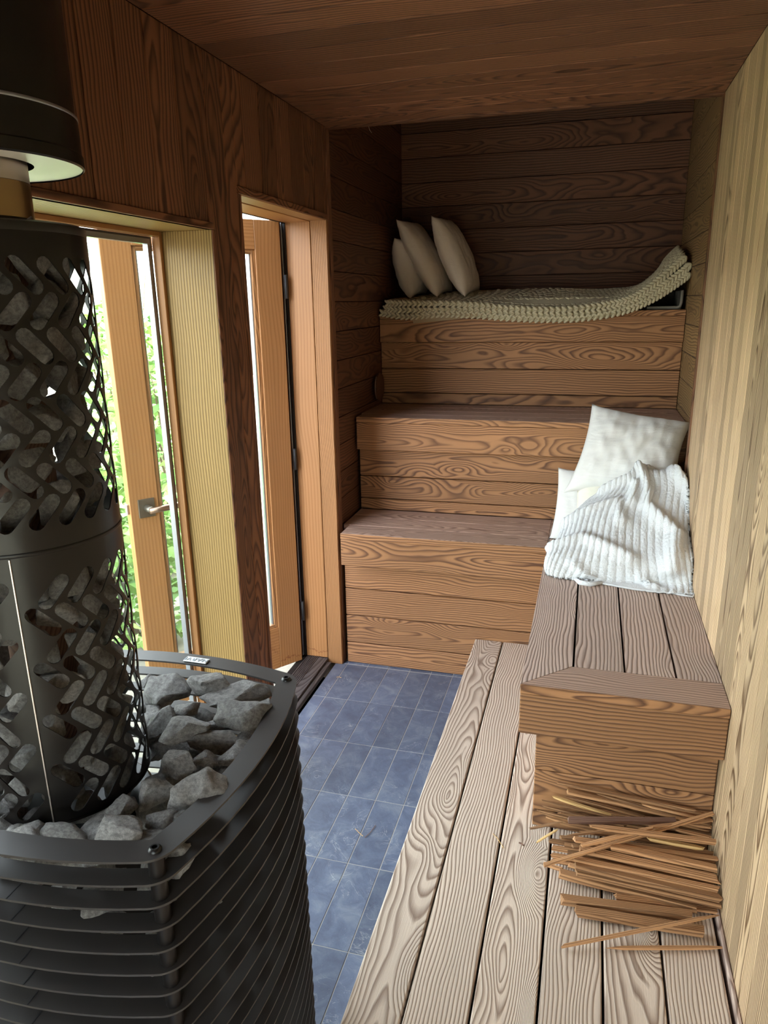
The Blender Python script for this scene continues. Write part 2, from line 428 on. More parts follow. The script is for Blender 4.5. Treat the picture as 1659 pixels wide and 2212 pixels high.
# ================================================================ SETTING
# ---- floor: grout bed + slate tiles
fl = bx('floor', (-.03, YN, -.12), (AX1 + .1, AYB + .1, -.0012), M['grout'], ch=0); tag(fl, kind='structure')
tx = [-.075 + .1013 * i for i in range(8)]
ty = [-.362 - .3015 * i for i in range(12)]
rows = [(-.052, -.02)] + [(-.362, -.055)] + [(ty[i + 1], ty[i]) for i in range(11)]
for (y0, y1) in rows:
    for i in range(7):
        x0 = max(-.03, tx[i] + .0015); x1 = tx[i + 1] - .0015
        b = MB(); dz = rng.uniform(-.0004, .0006)
        b.box((x0, y0 + .0015, -.010), (x1, y1 - .0015, dz), 1, .0007)
        b.build('tile', M['slate'], fl)

# ---- left wall: core blocks round the openings, vertical boards, linings
wl_ = MB()
XO = -.20
for lo, hi in (((XO, YN, 0), (-.019, WY0 - .03, 2.75)), ((XO, WY0 - .03, WZ1 + .03), (-.019, WY1 + .03, 2.75)), ((XO, WY0 - .03, -.1), (-.019, WY1 + .03, WZ0 - .03)),
               ((XO, WY1 + .03, -.1), (-.019, DY0 - .03, 2.75)), ((XO, DY0 - .03, DZ + .03), (-.019, DY1 + .03, 2.75)), ((XO, DY1 + .03, -.1), (-.035, AYB + .2, 2.75))):
    wl_.box(lo, hi)
wall_left = tag(wl_.build('wall_left', M['core']), kind='structure')
jy = [-.030, -.147] + [-.147 - .125 * k for k in range(1, 31)]
jy = [y for y in jy if y > YN] + [YN]
G = .0015
def cut_boards(parent, x0, x1, y0, y1, holes, mat, z1=H):
    """one vertical board, cut round the openings"""
    segs = []
    ys = sorted({y0, y1, *[c for h in holes for c in h[:2] if y0 < c < y1]})
    b = MB()
    for a, c in zip(ys, ys[1:]):
        if c - a < .004: continue
        mid = (a + c) / 2; zz = [(0.0, z1)]
        for (h0, h1, hz0, hz1) in holes:
            if h0 < mid < h1:
                zz = [s for (p, q) in zz for s in ((p, min(q, hz0)), (max(p, hz1), q)) if s[1] - s[0] > .01]
        for p, q in zz: b.box((x0, a + G, p), (x1, c - G, q), 2, .0016)
    if b.v: b.build('board', mat, parent)
holes = [(DY0 - .018, DY1 + .002, -1, DZ + .018), (WY0 - .018, WY1 + .018, WZ0 - .018, WZ1 + .018)]
for a, c in zip(jy[1:], jy):
    cut_boards(wall_left, -.018, 0, a, c, holes, M['fir'])
# door and window head strips standing proud of the boards
bx('trim_1', (-.018, DY0 - .024, DZ), (.008, DY1 + .004, DZ + .022), M['fir'], ax=1)
bx('trim_2', (-.018, WY0 - .02, WZ1), (.006, WY1 + .004, WZ1 + .018), M['fir'], ax=1)
bx('trim_3', (-.018, DY0 - .022, 0), (.004, DY0 - .002, DZ), M['fir'], ax=2)
bx('trim_4', (-.018, WY1 + .001, WZ0), (.003, WY1 + .018, WZ1), M['fir'], ax=2)
for n in ('trim_1', 'trim_2', 'trim_3', 'trim_4'): bpy.data.objects[n]['kind'] = 'structure'

# ---- portal edge strip between room lining and alcove
bx('trim_5', (-.010, YP + .012, 0), (.006, .004, H), M['fir'], ax=2)
bx('trim_6', (-.02, YP + .012, H - .006), (W + .02, .004, H + .012), M['fir'], ax=0)
bx('trim_7', (W - .005, YP + .010, ZD), (W + .012, .004, H), M['fir'], ax=2)
for n in ('trim_5', 'trim_6', 'trim_7'): bpy.data.objects[n]['kind'] = 'structure'

# ---- right wall
wr = bx('wall_right', (W + .030, YN, -.1), (W + .25, AYB + .25, 2.75), M['core'], ch=0); wr['kind'] = 'structure'
for a, c in zip(jy[1:], jy):
    for t in (0, .5):
        a2 = a + (c - a) * t; c2 = a + (c - a) * (t + .5)
        bx('board', (W, a2 + G * .6, 0), (W + .018, c2 - G * .6, H), M['pale'], wr, 2, .0012)

# ---- ceiling
ce = bx('ceiling', (XO, YN - .2, H + .02), (W + .25, YP + .02, 2.75), M['core'], ch=0); ce['kind'] = 'structure'
for a, c in zip(jy[1:], jy):
    bx('board', (0, a + G, H), (W, c - G, H + .018), M['fir'], ce, 0, .0016)

# ---- alcove walls and ceiling, horizontal boards
wb = bx('wall_back', (XO, AYB + .02, -.1), (W + .25, AYB + .25, 2.75), M['core'], ch=0); wb['kind'] = 'structure'
zk = [1.16 + .1245 * k for k in range(-9, 13)]
zk = [z for z in zk if 0 < z < AZ] + [AZ]
wal = tag(empty('wall_alcove_left'), kind='structure')
war = tag(empty('wall_alcove_right'), kind='structure')
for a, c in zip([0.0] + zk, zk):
    bx('board', (AX0 - .02, .006, a + G), (AX0, AYB, c - G), M['fir_shaded'], wal, 1, .0016)
    bx('board', (AX1, .006, a + G), (AX1 + .02, AYB, c - G), M['fir_lit'], war, 1, .0016)
    if c > Z3: bx('board', (AX0, AYB, a + G), (AX1, AYB + .018, c - G), M['fir_shaded'], wb, 0, .0016)
ca = bx('ceiling_alcove', (XO, YP + .03, AZ), (W + .25, AYB + .2, AZ + .1), M['fir_shaded'], ch=0); ca['kind'] = 'structure'
bx('trim_8', (AX0, .004, H), (AX1, .02, AZ), M['fir_shaded'], ax=0)['kind'] = 'structure'

# ---- near wall behind the camera with its window
nw = MB()
NX0, NX1, NZ0, NZ1 = .10, 1.38, .20, 1.62
for lo, hi in (((XO, YN - .12, -.1), (NX0, YN, 2.75)), ((NX1, YN - .12, -.1), (W + .25, YN, 2.75)), ((NX0, YN - .12, -.1), (NX1, YN, NZ0)), ((NX0, YN - .12, NZ1), (NX1, YN, 2.75))):
    nw.box(lo, hi, 2)
tag(nw.build('wall_near', M['fir']), kind='structure')
w2 = tag(empty('window_2'), kind='structure')
for lo, hi, ax in (((NX0, YN - .10, NZ0), (NX0 + .05, YN - .04, NZ1), 2), ((NX1 - .05, YN - .10, NZ0), (NX1, YN - .04, NZ1), 2), ((NX0 + .05, YN - .10, NZ0), (NX1 - .05, YN - .04, NZ0 + .05), 0), ((NX0 + .05, YN - .10, NZ1 - .05), (NX1 - .05, YN - .04, NZ1), 0)):
    bx('frame', lo, hi, M['jamb'], w2, ax)
bx('pane', (NX0 + .05, YN - .075, NZ0 + .05), (NX1 - .05, YN - .069, NZ1 - .05), M['glass'], w2, ch=0)

# ---- window 1 in the left wall
w1 = tag(empty('window_1'), kind='structure')
GX = -.175
bx('jamb_lining', (GX, WY1, WZ0), (0.0, WY1 + .017, WZ1), M['jamb'], w1, 2)
bx('jamb_lining', (GX, WY0 - .017, WZ0), (0.0, WY0, WZ1), M['jamb'], w1, 2)
bx('head_lining', (GX, WY0 - .017, WZ1), (0.0, WY1 + .017, WZ1 + .017), M['jamb'], w1, 1)
bx('sill', (GX, WY0 - .017, WZ0 - .02), (0.004, WY1 + .017, WZ0), M['jamb'], w1, 1)
for lo, hi, ax in (((GX - .012, WY1 - .014, WZ0), (GX + .014, WY1, WZ1), 2), ((GX - .012, WY0, WZ0), (GX + .014, WY0 + .014, WZ1), 2),
                   ((GX - .012, WY0 + .014, WZ1 - .014), (GX + .014, WY1 - .014, WZ1), 1), ((GX - .012, WY0 + .014, WZ0), (GX + .014, WY1 - .014, WZ0 + .014), 1)):
    bx('glazing_bead', lo, hi, M['door'], w1, ax)
for k, (a, e, mt) in enumerate(((.014, .020, 'rubber'), (.020, .034, 'strip'))):
    x0, x1 = GX - .030, GX - .014
    bx('seal', (x0, WY1 - e, WZ0 + a), (x1, WY1 - a, WZ1 - a), M[mt], w1, 2, 0)
    bx('seal', (x0, WY0 + a, WZ0 + a), (x1, WY0 + e, WZ1 - a), M[mt], w1, 2, 0)
    bx('seal', (x0, WY0 + e, WZ1 - e), (x1, WY1 - e, WZ1 - a), M[mt], w1, 1, 0)
    bx('seal', (x0, WY0 + e, WZ0 + a), (x1, WY1 - e, WZ0 + e), M[mt], w1, 1, 0)
bx('pane', (GX - .024, WY0 + .02, WZ0 + .02), (GX - .018, WY1 - .02, WZ1 - .02), M['glass'], w1, ch=0)

# ---- door frame
df = tag(empty('door_2'), kind='structure')        # the fixed frame of the doorway
bx('frame_lining', (-.066, DY1, .0), (0.004, DY1 + .022, DZ), M['liner'], df, 2)
bx('frame_jamb', (-.173, DY1 - .003, .028), (-.067, DY1 + .022, DZ), M['door_foot'], df, 2)
bx('frame_lining', (-.066, DY0 - .02, DZ - .002), (0.002, DY1 + .02, DZ + .018), M['liner'], df, 1)
bx('frame_jamb', (-.173, DY0 - .02, DZ - .005), (-.067, DY1 + .02, DZ + .018), M['door'], df, 1)
bx('frame_jamb', (-.173, DY0 - .02, .028), (-.0, DY0, DZ), M['door'], df, 2)
bx('weather_strip', (-.186, DY1 - .005, .03), (-.174, DY1 + .004, DZ), M['rubber'], df, 2)
bx('metal_strip', (-.192, DY1 - .012, .03), (-.187, DY1 + .000, DZ), M['strip'], df, 2)
bx('weather_strip', (-.186, DY0 - .01, DZ - .006), (-.174, DY1, DZ + .01), M['rubber'], df, 1)
bx('frame_stop', (-.235, DY1 - .022, 0), (-.197, DY1 + .05, DZ + .02), M['fir'], df, 2)
# threshold
th = bx('trim_9', (-.175, DY0, -.01), (-.066, DY1 + .0, .026), M['sill_dark'], ax=1); th['kind'] = 'structure'
for i in range(7):
    bx('rib', (-.168 + .0085 * i, DY0 + .002, .026), (-.1635 + .0085 * i, DY1 - .002, .0285), M['sill_dark'], th, 1, .0008)
bx('nosing', (-.064, DY0, -.005), (-.044, DY1 - .02, .016), M['sill_dark'], th, 1)
bx('drip_edge', (-.205, DY0, -.02), (-.178, DY1, .022), M['rubber'], th, 1)

# ---- door leaf, hinged at the far jamb, open outwards
DL, DT = .722, .044
hinge = Vector((-.176, -.118, 0))
th36 = math.radians(36)
DM = Matrix.Translation(hinge) @ Matrix(((-math.sin(th36), -math.cos(th36), 0, 0), (-math.cos(th36), math.sin(th36), 0, 0), (0, 0, 1, 0), (0, 0, 0, 1)))
# local x along the leaf, local y outward
d1 = tag(empty('door_1'), kind='structure'); d1.location = hinge
def dbx(name, lo, hi, mat, ax, ch=.002, parent=None):
    m2 = Matrix.Translation(-hinge) @ DM
    b = MB(); b.box(lo, hi, ax, ch, m2); o = b.build(name, mat, parent or d1)
    if (parent or d1) is not d1: pass
    return o
ZB, ZT = .030, 1.972
dbx('stile', (0, 0, ZB), (.116, DT, ZT), M['door_foot'], 2)
dbx('stile', (DL - .112, 0, ZB), (DL, DT, ZT), M['door'], 2)
dbx('rail', (.116, 0, ZT - .112), (DL - .112, DT, ZT), M['door'], 0)
dbx('rail', (.116, 0, ZB), (DL - .112, DT, .232), M['door_rail'], 0)
for lo, hi, ax in (((.116, .006, .232), (.132, .034, ZT - .112), 2), ((DL - .128, .006, .232), (DL - .112, .034, ZT - .112), 2),
                   ((.132, .006, ZT - .128), (DL - .128, .034, ZT - .112), 0), ((.132, .006, .232), (DL - .128, .034, .248), 0)):
    dbx('glazing_bead', lo, hi, M['liner'], ax)
for lo, hi, ax in (((.132, .015, .248), (.138, .028, ZT - .128), 2), ((DL - .134, .015, .248), (DL - .128, .028, ZT - .128), 2)):
    dbx('seal', lo, hi, M['strip'], ax, 0)
dbx('pane', (.138, .018, .248), (DL - .134, .024, ZT - .128), M['glass'], 2, 0)
# water stain under the glass, dried into the bottom rail
hp = dbx('handle_plate', (.628, -.006, .867), (.692, 0, .940), M['steel_pale'], 2, .001)
hp.data.materials.clear(); hp.data.materials.append(plain('dark pewter plate', (.16, .15, .13), .4, .8))
b = MB(); m2 = Matrix.Translation(-hinge) @ DM
b.tube([m2 @ Vector(p) for p in ((.660, -.006, .904), (.660, -.030, .904), (.655, -.052, .904))], .013, 14)
lv = b.build('lever_neck', hp.data.materials[0], hp, True)
b = MB(); b.tube([m2 @ Vector(p) for p in ((.668, -.056, .903), (.62, -.058, .905), (.55, -.056, .906), (.53, -.054, .906))], [.011, .0125, .0125, .010], 14)
b.build('lever', plain('dark brushed lever', (.30, .20, .15), .3, .9), hp, True)
dbx('latch', (DL, .012, .885), (DL + .010, .032, .925), M['steel_pale'], 2)
hinge_knuckle = Vector((.006 - .004, .022 - .022, 0))
for z in (1.72, .995, .272):
    b = MB(); c0 = hinge_knuckle
    b.tube([(c0.x + .004, c0.y + .022, z - .048), (c0.x + .004, c0.y + .022, z - .044), (c0.x + .004, c0.y + .022, z + .044), (c0.x + .004, c0.y + .022, z + .048)], [.005, .0085, .0085, .005], 12)
    b.build('hinge', M['rubber'], d1, True)

# ================================================================ BENCHES
def tier(name, label, xa, xb, nose, back, ztop, zfas, riser, zlow, joints, nb, xr):
    t = thing(name, label, 'bench')
    wd = (back - nose) / nb
    for i in range(nb):
        y0 = nose + wd * i; x0 = xa if i == 0 else max(xa - .03, AX0 + .002)
        if i == 0 and nose < 0: x0 = xa
        if i == 0: bx('nosing', (x0, nose, ztop - .026), (xb, nose + .0045, ztop - .0008), M['fir_bench'], t, 0, .001)
        bx('top_board', (x0, y0 + (.005 if i == 0 else .001), ztop - .026), (xb, y0 + wd - .001, ztop), M['grey_bench'] if ztop < 1.5 else M['fir_bench'], t, 0, .002)
    bx('fascia', (xa, nose, zfas), (xb, nose + .024, ztop - .027), M['fir_bench'], t, 0, .002)
    js = [zlow] + joints + [zfas + .02 if riser - nose > .04 else ztop - .03]
    for a, c in zip(js, js[1:]):
        bx('riser_board', (xr, riser, a + .002), (xb, riser + .022, c - .002), M['fir_bench'], t, 0, .0022)
    return t
M['grey_bench'] = wood('greyed bench top', (.50, .34, .26), (.20, .12, .09), 75, 15, knots=.5, rough=.5, tone=.2, bump=.8)
t1 = tier('lower_bench', 'lowest fir bench step, front edge beside the doorway, nearest the slate floor', .036, XS - .001, N1, R2, Z1, .5256, R1, 0.0, [.1067, .2464, .3818], 3, .0215)
bx('top_board', (XS - .001, .165, Z1 - .026), (AX1 - .002, R2 - .001, Z1), M['grey_bench'], t1, 0, .002)
bx('riser_board', (XS - .001, R1, ZD), (1.44, R1 + .022, Z1 - .03), M['fir_bench'], t1, 0)
bx('backing', (.03, R1 + .024, 0), (1.44, R1 + .034, .6), M['core'], t1, ch=0)
t2 = tier('middle_bench', 'middle fir bench step with greyed top, behind the white pillows', .002, AX1 - .002, N2, R3, Z2, .9759, R2, Z1, [.7297, .8426, .9732], 4, .006)
t3 = tier('upper_bench', 'top fir bench under the knitted blanket in the dark alcove', AX0 + .004, AX1 - .002, N3, AYB, Z3, 1.451, R3, Z2, [1.190, 1.3162, 1.451], 4, AX0 + .004)
for t, y, a, c in ((t2, R2, Z1, Z2), (t3, R3, Z2, Z3)):
    bx('backing', (.004, y + .024, a - .03), (AX1 - .004, y + .034, c - .03), M['core'], t, ch=0)

sb = thing('side_bench', 'long greyed fir bench along the pale right wall, white towel on its far end', 'bench')
gx = [XS, 1.0619, 1.1975, 1.3289, W]
for i in range(4):
    x0 = gx[i] + (.003 if i else 0); x1 = gx[i + 1] - (.003 if i < 3 else .002)
    b = MB()
    if i == 0: b.prism([(x0, YS + .002), (x1, YE + .002), (x1, R2 - .128), (x0, R2 - .128)], Z1 - .026, Z1, 1)
    else: b.prism([(x0, YE + .001), (x1, YE + .001), (x1, R2 - .128), (x0, R2 - .128)], Z1 - .026, Z1, 1)
    b.build('top_board', M['grey_top'], sb)
bx('nosing', (XS, YS - .0045, Z1 - .026), (W - .002, YS - .0003, Z1 - .0008), M['fir_bench'], sb, 0, .001)
b = MB(); b.prism([(XS, YS), (W - .002, YS), (W - .002, YE - .001), (1.0619 - .002, YE - .001)], Z1 - .026, Z1, 0); b.build('end_board', M['grey_bench'], sb)
bx('fascia', (XS, YS, .5256), (W - .002, YS + .024, Z1 - .027), M['fir_bench'], sb, 0, .002)
bx('fascia', (XS, YS + .025, .5256), (XS + .024, N1 - .001, Z1 - .027), M['fir_bench'], sb, 1, .002)
for a, c in ((ZD, .2464), (.2464, .3787), (.3787, .56)):
    bx('riser_board', (.9738, -1.1929, a + .0012), (W - .002, -1.171, c - .0012), M['fir_bench'], sb, 0, .0022)
    bx('riser_board', (.9738, -1.170, a + .0012), (.996, R1 - .001, c - .0012), M['fir_bench'], sb, 1, .0022)
bx('under_frame', (1.0, YE - .02, .60), (W - .01, R1 - .01, .64), M['core'], sb, ch=0)

dk = thing('floor_deck', 'raised walkway of bleached fir boards between slate floor and right wall', 'deck')
dx = [XD, .7548, .8928, 1.0307, 1.166, 1.298, 1.428]
for a, c in zip(dx, dx[1:]):
    bx('deck_board', (a + .0028 if a > XD else a, YN + .01, ZD - .030), (c - .0028, R1 - .004, ZD), M['deck'], dk, 1, .003)
bx('edge_strip', (1.433, YN + .01, ZD - .03), (W - .001, R1 - .004, ZD + .012), M['grey_top'], dk, 1, .002)
bx('skirt_board', (XD + .03, YN + .01, .004), (XD + .052, R1 - .004, ZD - .031), M['grey_top'], dk, 1)
for y in (-3.4, -2.7, -2.0, -1.3, -.6):
    bx('joist', (XD + .055, y, .0), (1.42, y + .04, ZD - .032), M['core'], dk, 0, 0)
bx('under_sheet', (XD + .055, YN + .02, -.003), (1.42, R1 - .01, .004), M['rubber'], dk, 0, 0)

# ================================================================ STOVE
RC = Vector((.301, -2.081)); RZ = .955; PITCH = .0375
CX, CY, CR = .2496, -2.134, .1355
def ring_outline(off, n=12):
    a, sg = .2125, .030
    R = (a * a + sg * sg) / (2 * sg); half = math.asin(a / R)
    pts = []
    for k in range(4):
        base = k * PI / 2
        cx, cy = (a + sg - R) * math.cos(base), (a + sg - R) * math.sin(base)
        for i in range(n + 1):
            t = base - half + 2 * half * i / n
            pts.append((cx + (R + off) * math.cos(t), cy + (R + off) * math.sin(t)))
        t0 = base + half; t1 = base + PI / 2 - half
        px, py = cx + R * math.cos(t0), cy + R * math.sin(t0)
        for i in range(1, 8):
            t = t0 + (t1 - t0) * i / 8
            pts.append((px + off * math.cos(t), py + off * math.sin(t)))
    rot = math.radians(1.1)
    return [(RC.x + x * math.cos(rot) - y * math.sin(rot), RC.y + x * math.sin(rot) + y * math.cos(rot)) for x, y in pts]
OUT, INN, INN2 = ring_outline(.046), ring_outline(.006), ring_outline(.0155)
stove = thing('sauna_stove', 'black steel stove wrapped in stacked rounded rings, filled with granite stones, beside the window', 'stove')
def ring_mesh(gap, INN):
    b = MB(); n = len(OUT); ch = .0012; t = .0035
    loops = []
    for pts, zz in ((INN, -t), (OUT, -t), (OUT, 0), (INN, 0)):
        loops.append([b.vert((x, y, zz)) for x, y in pts])
    # bevelled outer edge
    ks = range(n)
    skip = {gap} if gap is not None else set()
    for q in range(4):
        A, B = loops[q], loops[(q + 1) % 4]
        for k in ks:
            if k in skip: continue
            b.f.append([A[k], A[(k + 1) % n], B[(k + 1) % n], B[k]])
    return b
# find where the half-ring joints sit (near side, left of the corner)
me_top = ring_mesh(None, INN).mesh('ring', M['black_ring']); me_full = ring_mesh(None, INN2).mesh('ring', M['black_ring'])
NR = 24
jx = [i for i, p in enumerate(OUT) if p[1] < RC.y - .2]
for k in range(NR):
    o = bpy.data.objects.new('ring', me_top if k == 0 else me_full); COL.objects.link(o); o.parent = stove; o.location = (0, 0, RZ - PITCH * k)
for k in range(2, NR):
    # thin joint line across the plates on the near side
    xj = .335; yo = min(p[1] for p in OUT if abs(p[0] - xj) < .05)
    bx('plate_joint', (xj, yo + .002, RZ - PITCH * k - .001), (xj + .0016, yo + .030, RZ - PITCH * k + .0006), M['rubber'], stove, 1, 0)
rot = math.radians(1.1)
for sx in (-1, 1):
    for sy in (-1, 1):
        q = Vector((sx * .2325, sy * .2325)); x = RC.x + q.x * math.cos(rot) - q.y * math.sin(rot); y = RC.y + q.x * math.sin(rot) + q.y * math.cos(rot)
        b = MB(); z = .02
        prof = []
        for k in range(NR):
            za = RZ - PITCH * k - .005; zb = RZ - PITCH * (k + 1)
            prof += [(.0115, za), (.0115, zb)]
        b.lathe(prof + [(.0115, .012), (0, .012)], x, y, 16); po = b.build('post', M['black'], stove); smooth_angle(po)
        b = MB(); b.lathe([(0, RZ + .0015), (.004, RZ + .0015), (.004, RZ + .005), (.0062, RZ + .005), (.0088, RZ + .0025), (.0095, RZ)], x, y, 20)
        bo = b.build('bolt', M['black'], po); smooth_angle(bo)
# firebox and base
b = MB(); b.lathe([(0, .845), (.118, .845), (.123, .84), (.123, .05), (0, .05)], CX + .01, CY + .01, 48); smooth_angle(b.build('firebox', M['black'], stove))
b = MB(); b.prism([(x, y) for x, y in ring_outline(.0, 6)], .012, .05); b.build('base_plate', M['black'], stove)
b = MB(); b.prism([(x, y) for x, y in ring_outline(-.02, 6)], .05, .052); b.build('ash_plate', M['black'], stove)
# badge with lettering, facing the far side
bc = at(425, 1427, 'z', RZ + .001)
Bm = Matrix.Translation(bc) @ Matrix.Rotation(PI + math.radians(-1.0), 4, 'Z')
b = MB(); b.box((-.026, -.0095, 0), (.026, .0095, .0022), 0, .0012, Bm); bd = b.build('badge', M['badge'], stove)
cu = bpy.data.curves.new('badge_lettering', 'FONT'); cu.body = 'NARVI'; cu.size = .0155; cu.align_x = 'CENTER'; cu.align_y = 'CENTER'; cu.extrude = .0004; cu.offset = .0004
cu.space_character = 1.15; cu.materials.append(M['letter'])
tf = bpy.data.objects.new('lettering_source', cu); COL.objects.link(tf); bpy.context.view_layer.update()
tme = bpy.data.meshes.new_from_object(tf.evaluated_get(bpy.context.evaluated_depsgraph_get())); bpy.data.objects.remove(tf)
to = bpy.data.objects.new('badge_lettering', tme); COL.objects.link(to); to.parent = bd
to.matrix_world = Bm @ Matrix.Translation((0, 0, .0026)); to.scale = (1.05, 1, 1)

# ---- perforated cage round the flue
def cage(name, z0, z1, rows, turn, parent):
    Rr = CR; circ = 2 * PI * Rr
    nh = 24; pitch = circ / nh
    verts = []; edges = []; 
    def loop(pts):
        s0 = len(verts); verts.extend(Vector(p) for p in pts); n = len(pts)
        edges.extend((s0 + i, s0 + (i + 1) % n) for i in range(n))
    nb = 96
    bott = [(circ * i / nb, z0) for i in range(nb + 1)]; topp = [(circ * i / nb, z1) for i in range(nb, -1, -1)]
    side_r = [(circ, z0 + (z1 - z0) * i / 12) for i in range(1, 12)]; side_l = [(0, z1 - (z1 - z0) * i / 12) for i in range(1, 12)]
    loop(bott + side_r + topp + side_l)
    Ls, ws = .062, .0262
    nh = 22; pitch = circ / nh
    slots = []
    for r, (zc, sgn) in enumerate(rows):
        for i in range(nh):
            cx = pitch * (i + .5 * (r % 2) + .25)
            if cx < .026 or cx > circ - .026: continue
            ang = sgn * math.radians(48); ca, sa = math.cos(ang), math.sin(ang)
            pts = []
            hl = (Ls - ws) / 2; rr = ws / 2 * .80
            for j in range(7):
                t = -PI / 2 + PI * j / 6; pts.append((hl + rr * math.cos(t), rr * math.sin(t)))
            for j in range(7):
                t = PI / 2 + PI * j / 6; pts.append((-hl + rr * math.cos(t), rr * math.sin(t)))
            pts = [(cx + x * ca - y * sa, zc + x * sa + y * ca) for x, y in pts]
            loop(pts); slots.append((cx, zc, ca, sa, hl, rr))
    # helper points so the sheet curves evenly
    nz_ = int((z1 - z0) / .012)
    for i in range(nb):
        for j in range(1, nz_):
            x = circ * (i + .5 * (j % 2) + .25) / nb; z = z0 + (z1 - z0) * j / nz_; ok = True
            for (cx, zc, ca, sa, hl, rr) in slots:
                dx_, dz_ = x - cx, z - zc
                if abs(dx_) > .05 or abs(dz_) > .05: continue
                u = dx_ * ca + dz_ * sa; w = -dx_ * sa + dz_ * ca
                if math.hypot(max(0, abs(u) - hl), w) < rr + .002: ok = False; break
            if ok: verts.append(Vector((x, z)))
    vo, eo, fo, *_ = geometry.delaunay_2d_cdt(verts, edges, [], 0, 1e-6)
    def in_slot(p):
        for (cx, zc, ca, sa, hl, rr) in slots:
            dx_, dz_ = p.x - cx, p.y - zc
            if abs(dx_) > .05 or abs(dz_) > .05: continue
            u = dx_ * ca + dz_ * sa; w = -dx_ * sa + dz_ * ca
            u = max(0, abs(u) - hl)
            if math.hypot(u, w) < rr * .995: return True
        return False
    fo = [f for f in fo if not in_slot(sum((vo[i] for i in f), Vector((0, 0))) / len(f))]
    b = MB(); a0 = CAGE_A0 + turn; tk = .0018
    def put(p, r_):
        a = a0 + p.x / Rr; return b.vert((CX + r_ * math.cos(a), CY + r_ * math.sin(a), p.y))
    o_ = [put(p, Rr) for p in vo]; i_ = [put(p, Rr - tk) for p in vo]
    cnt = {}
    for f in fo:
        f = list(f); n_ = (vo[f[1]] - vo[f[0]]).cross(vo[f[2]] - vo[f[0]])
        if n_ < 0: f = f[::-1]
        b.f.append([o_[k] for k in f]); b.f.append([i_[k] for k in f[::-1]])
        for k in range(len(f)):
            e = (f[k], f[(k + 1) % len(f)])
            cnt[e] = cnt.get(e, 0) + 1
    nsm = len(b.f)
    for (p, q) in cnt:
        if (q, p) not in cnt:
            v4 = [put(vo[p], Rr), put(vo[p], Rr - tk), put(vo[q], Rr - tk), put(vo[q], Rr)]
            b.f.append(v4)
    o = b.build(name, M['black'], parent)
    o.data.polygons.foreach_set('use_smooth', [i < nsm for i in range(len(o.data.polygons))])
    return o
ZCB, ZSM, ZCT = .90, 1.33, 1.755
# the overlap seam of the lower half faces the camera side
seam_ang = math.atan2(at(60, 1500, 'y', CY - .12).y - CY, 0)
sp_ = at(62, 1500, 'y', CY - CR * .97); CAGE_A0 = math.atan2(-CR * .97, sp_.x - CX) if abs(sp_.x - CX) < CR else math.radians(-110)
fc = thing('flue_cage', 'tall black perforated steel tube full of stones rising from the stove', 'stone cage')
cage('lower_tube', ZCB, ZSM - .001, [(.938 + .0415 * i, (-1) ** i * -1 if False else (1 if i % 2 == 0 else -1)) for i in range(9)], 0, fc)
cage('upper_tube', ZSM + .001, ZCT, [(1.385 + .0437 * i, 1 if i % 2 == 0 else -1) for i in range(8)], 2.6, fc)
b = MB()
for z in (ZSM, ):
    b.lathe([(CR + .0008, z - .003), (CR + .0016, z - .001), (CR + .0016, z + .001), (CR + .0008, z + .003)], CX, CY, 72)
smooth_angle(b.build('seam_band', M['black'], fc))
b = MB(); b.lathe([(.074, ZCT - .012), (CR - .001, ZCT - .012), (CR + .0005, ZCT - .010), (CR + .0005, ZCT), (CR - .004, ZCT + .0025), (.074, ZCT + .0025), (.074, ZCT - .012)], CX, CY, 72)
smooth_angle(b.build('top_cap', M['black'], fc))
b = MB(); b.lathe([(CR - .003, ZCB), (CR + .0012, ZCB), (CR + .0012, ZCB + .004), (CR - .003, ZCB + .004), (CR - .003, ZCB)], CX, CY, 72); smooth_angle(b.build('bottom_rim', M['black'], fc))
a = CAGE_A0
b = MB(); p = Vector((CX + (CR + .0015) * math.cos(a), CY + (CR + .0015) * math.sin(a)))
b.tube([(p.x, p.y, ZCB + .002), (p.x, p.y, ZSM - .004)], .0013, 6); b.build('lap_edge', M['steel_pale'], fc)

fp = thing('flue_pipe', 'steel flue pipe with painted brownish wood reflection between stone cage and black sleeve', 'flue')
b = MB(); b.lathe([(.072, ZCT + .003), (.072, 1.812)], CX, CY, 64); b.build('pipe', M['steel'], fp, True)
b = MB(); b.lathe([(.072, 1.8125), (.072, 1.846)], CX, CY, 64); b.build('pipe_neck', M['steel_pale'], fp, True)
b = MB(); b.lathe([(.0722, 1.757), (.0728, 1.760), (.0728, 1.764), (.0722, 1.767)], CX, CY, 64); b.build('collar', M['black'], fp, True)
b = MB(); b.lathe([(.052, .90), (.052, ZCT)], CX, CY, 40); b.build('inner_pipe', M['stick_dark'], fp, True)
sl = thing('chimney_sleeve', 'wide black chimney sleeve with pale underside plate coming down from the ceiling', 'chimney')
b = MB(); b.lathe([(.142, 1.832), (.1445, 1.834), (.1445, 1.848), (.1425, 1.850), (.1425, 1.893), (.1400, 1.897), (.1400, H)], CX, CY, 80); smooth_angle(b.build('sleeve', M['black'], sl), 30)
b = MB(); b.lathe([(.080, 1.836), (.1415, 1.834)], CX, CY, 80); b.build('bottom_plate', M['galv'], sl)
b = MB(); b.lathe([(.142, 1.897), (.1432, 1.896), (.1432, 1.893), (.142, 1.892)], CX, CY, 80); b.build('lock_seam', M['strip'], sl, True)

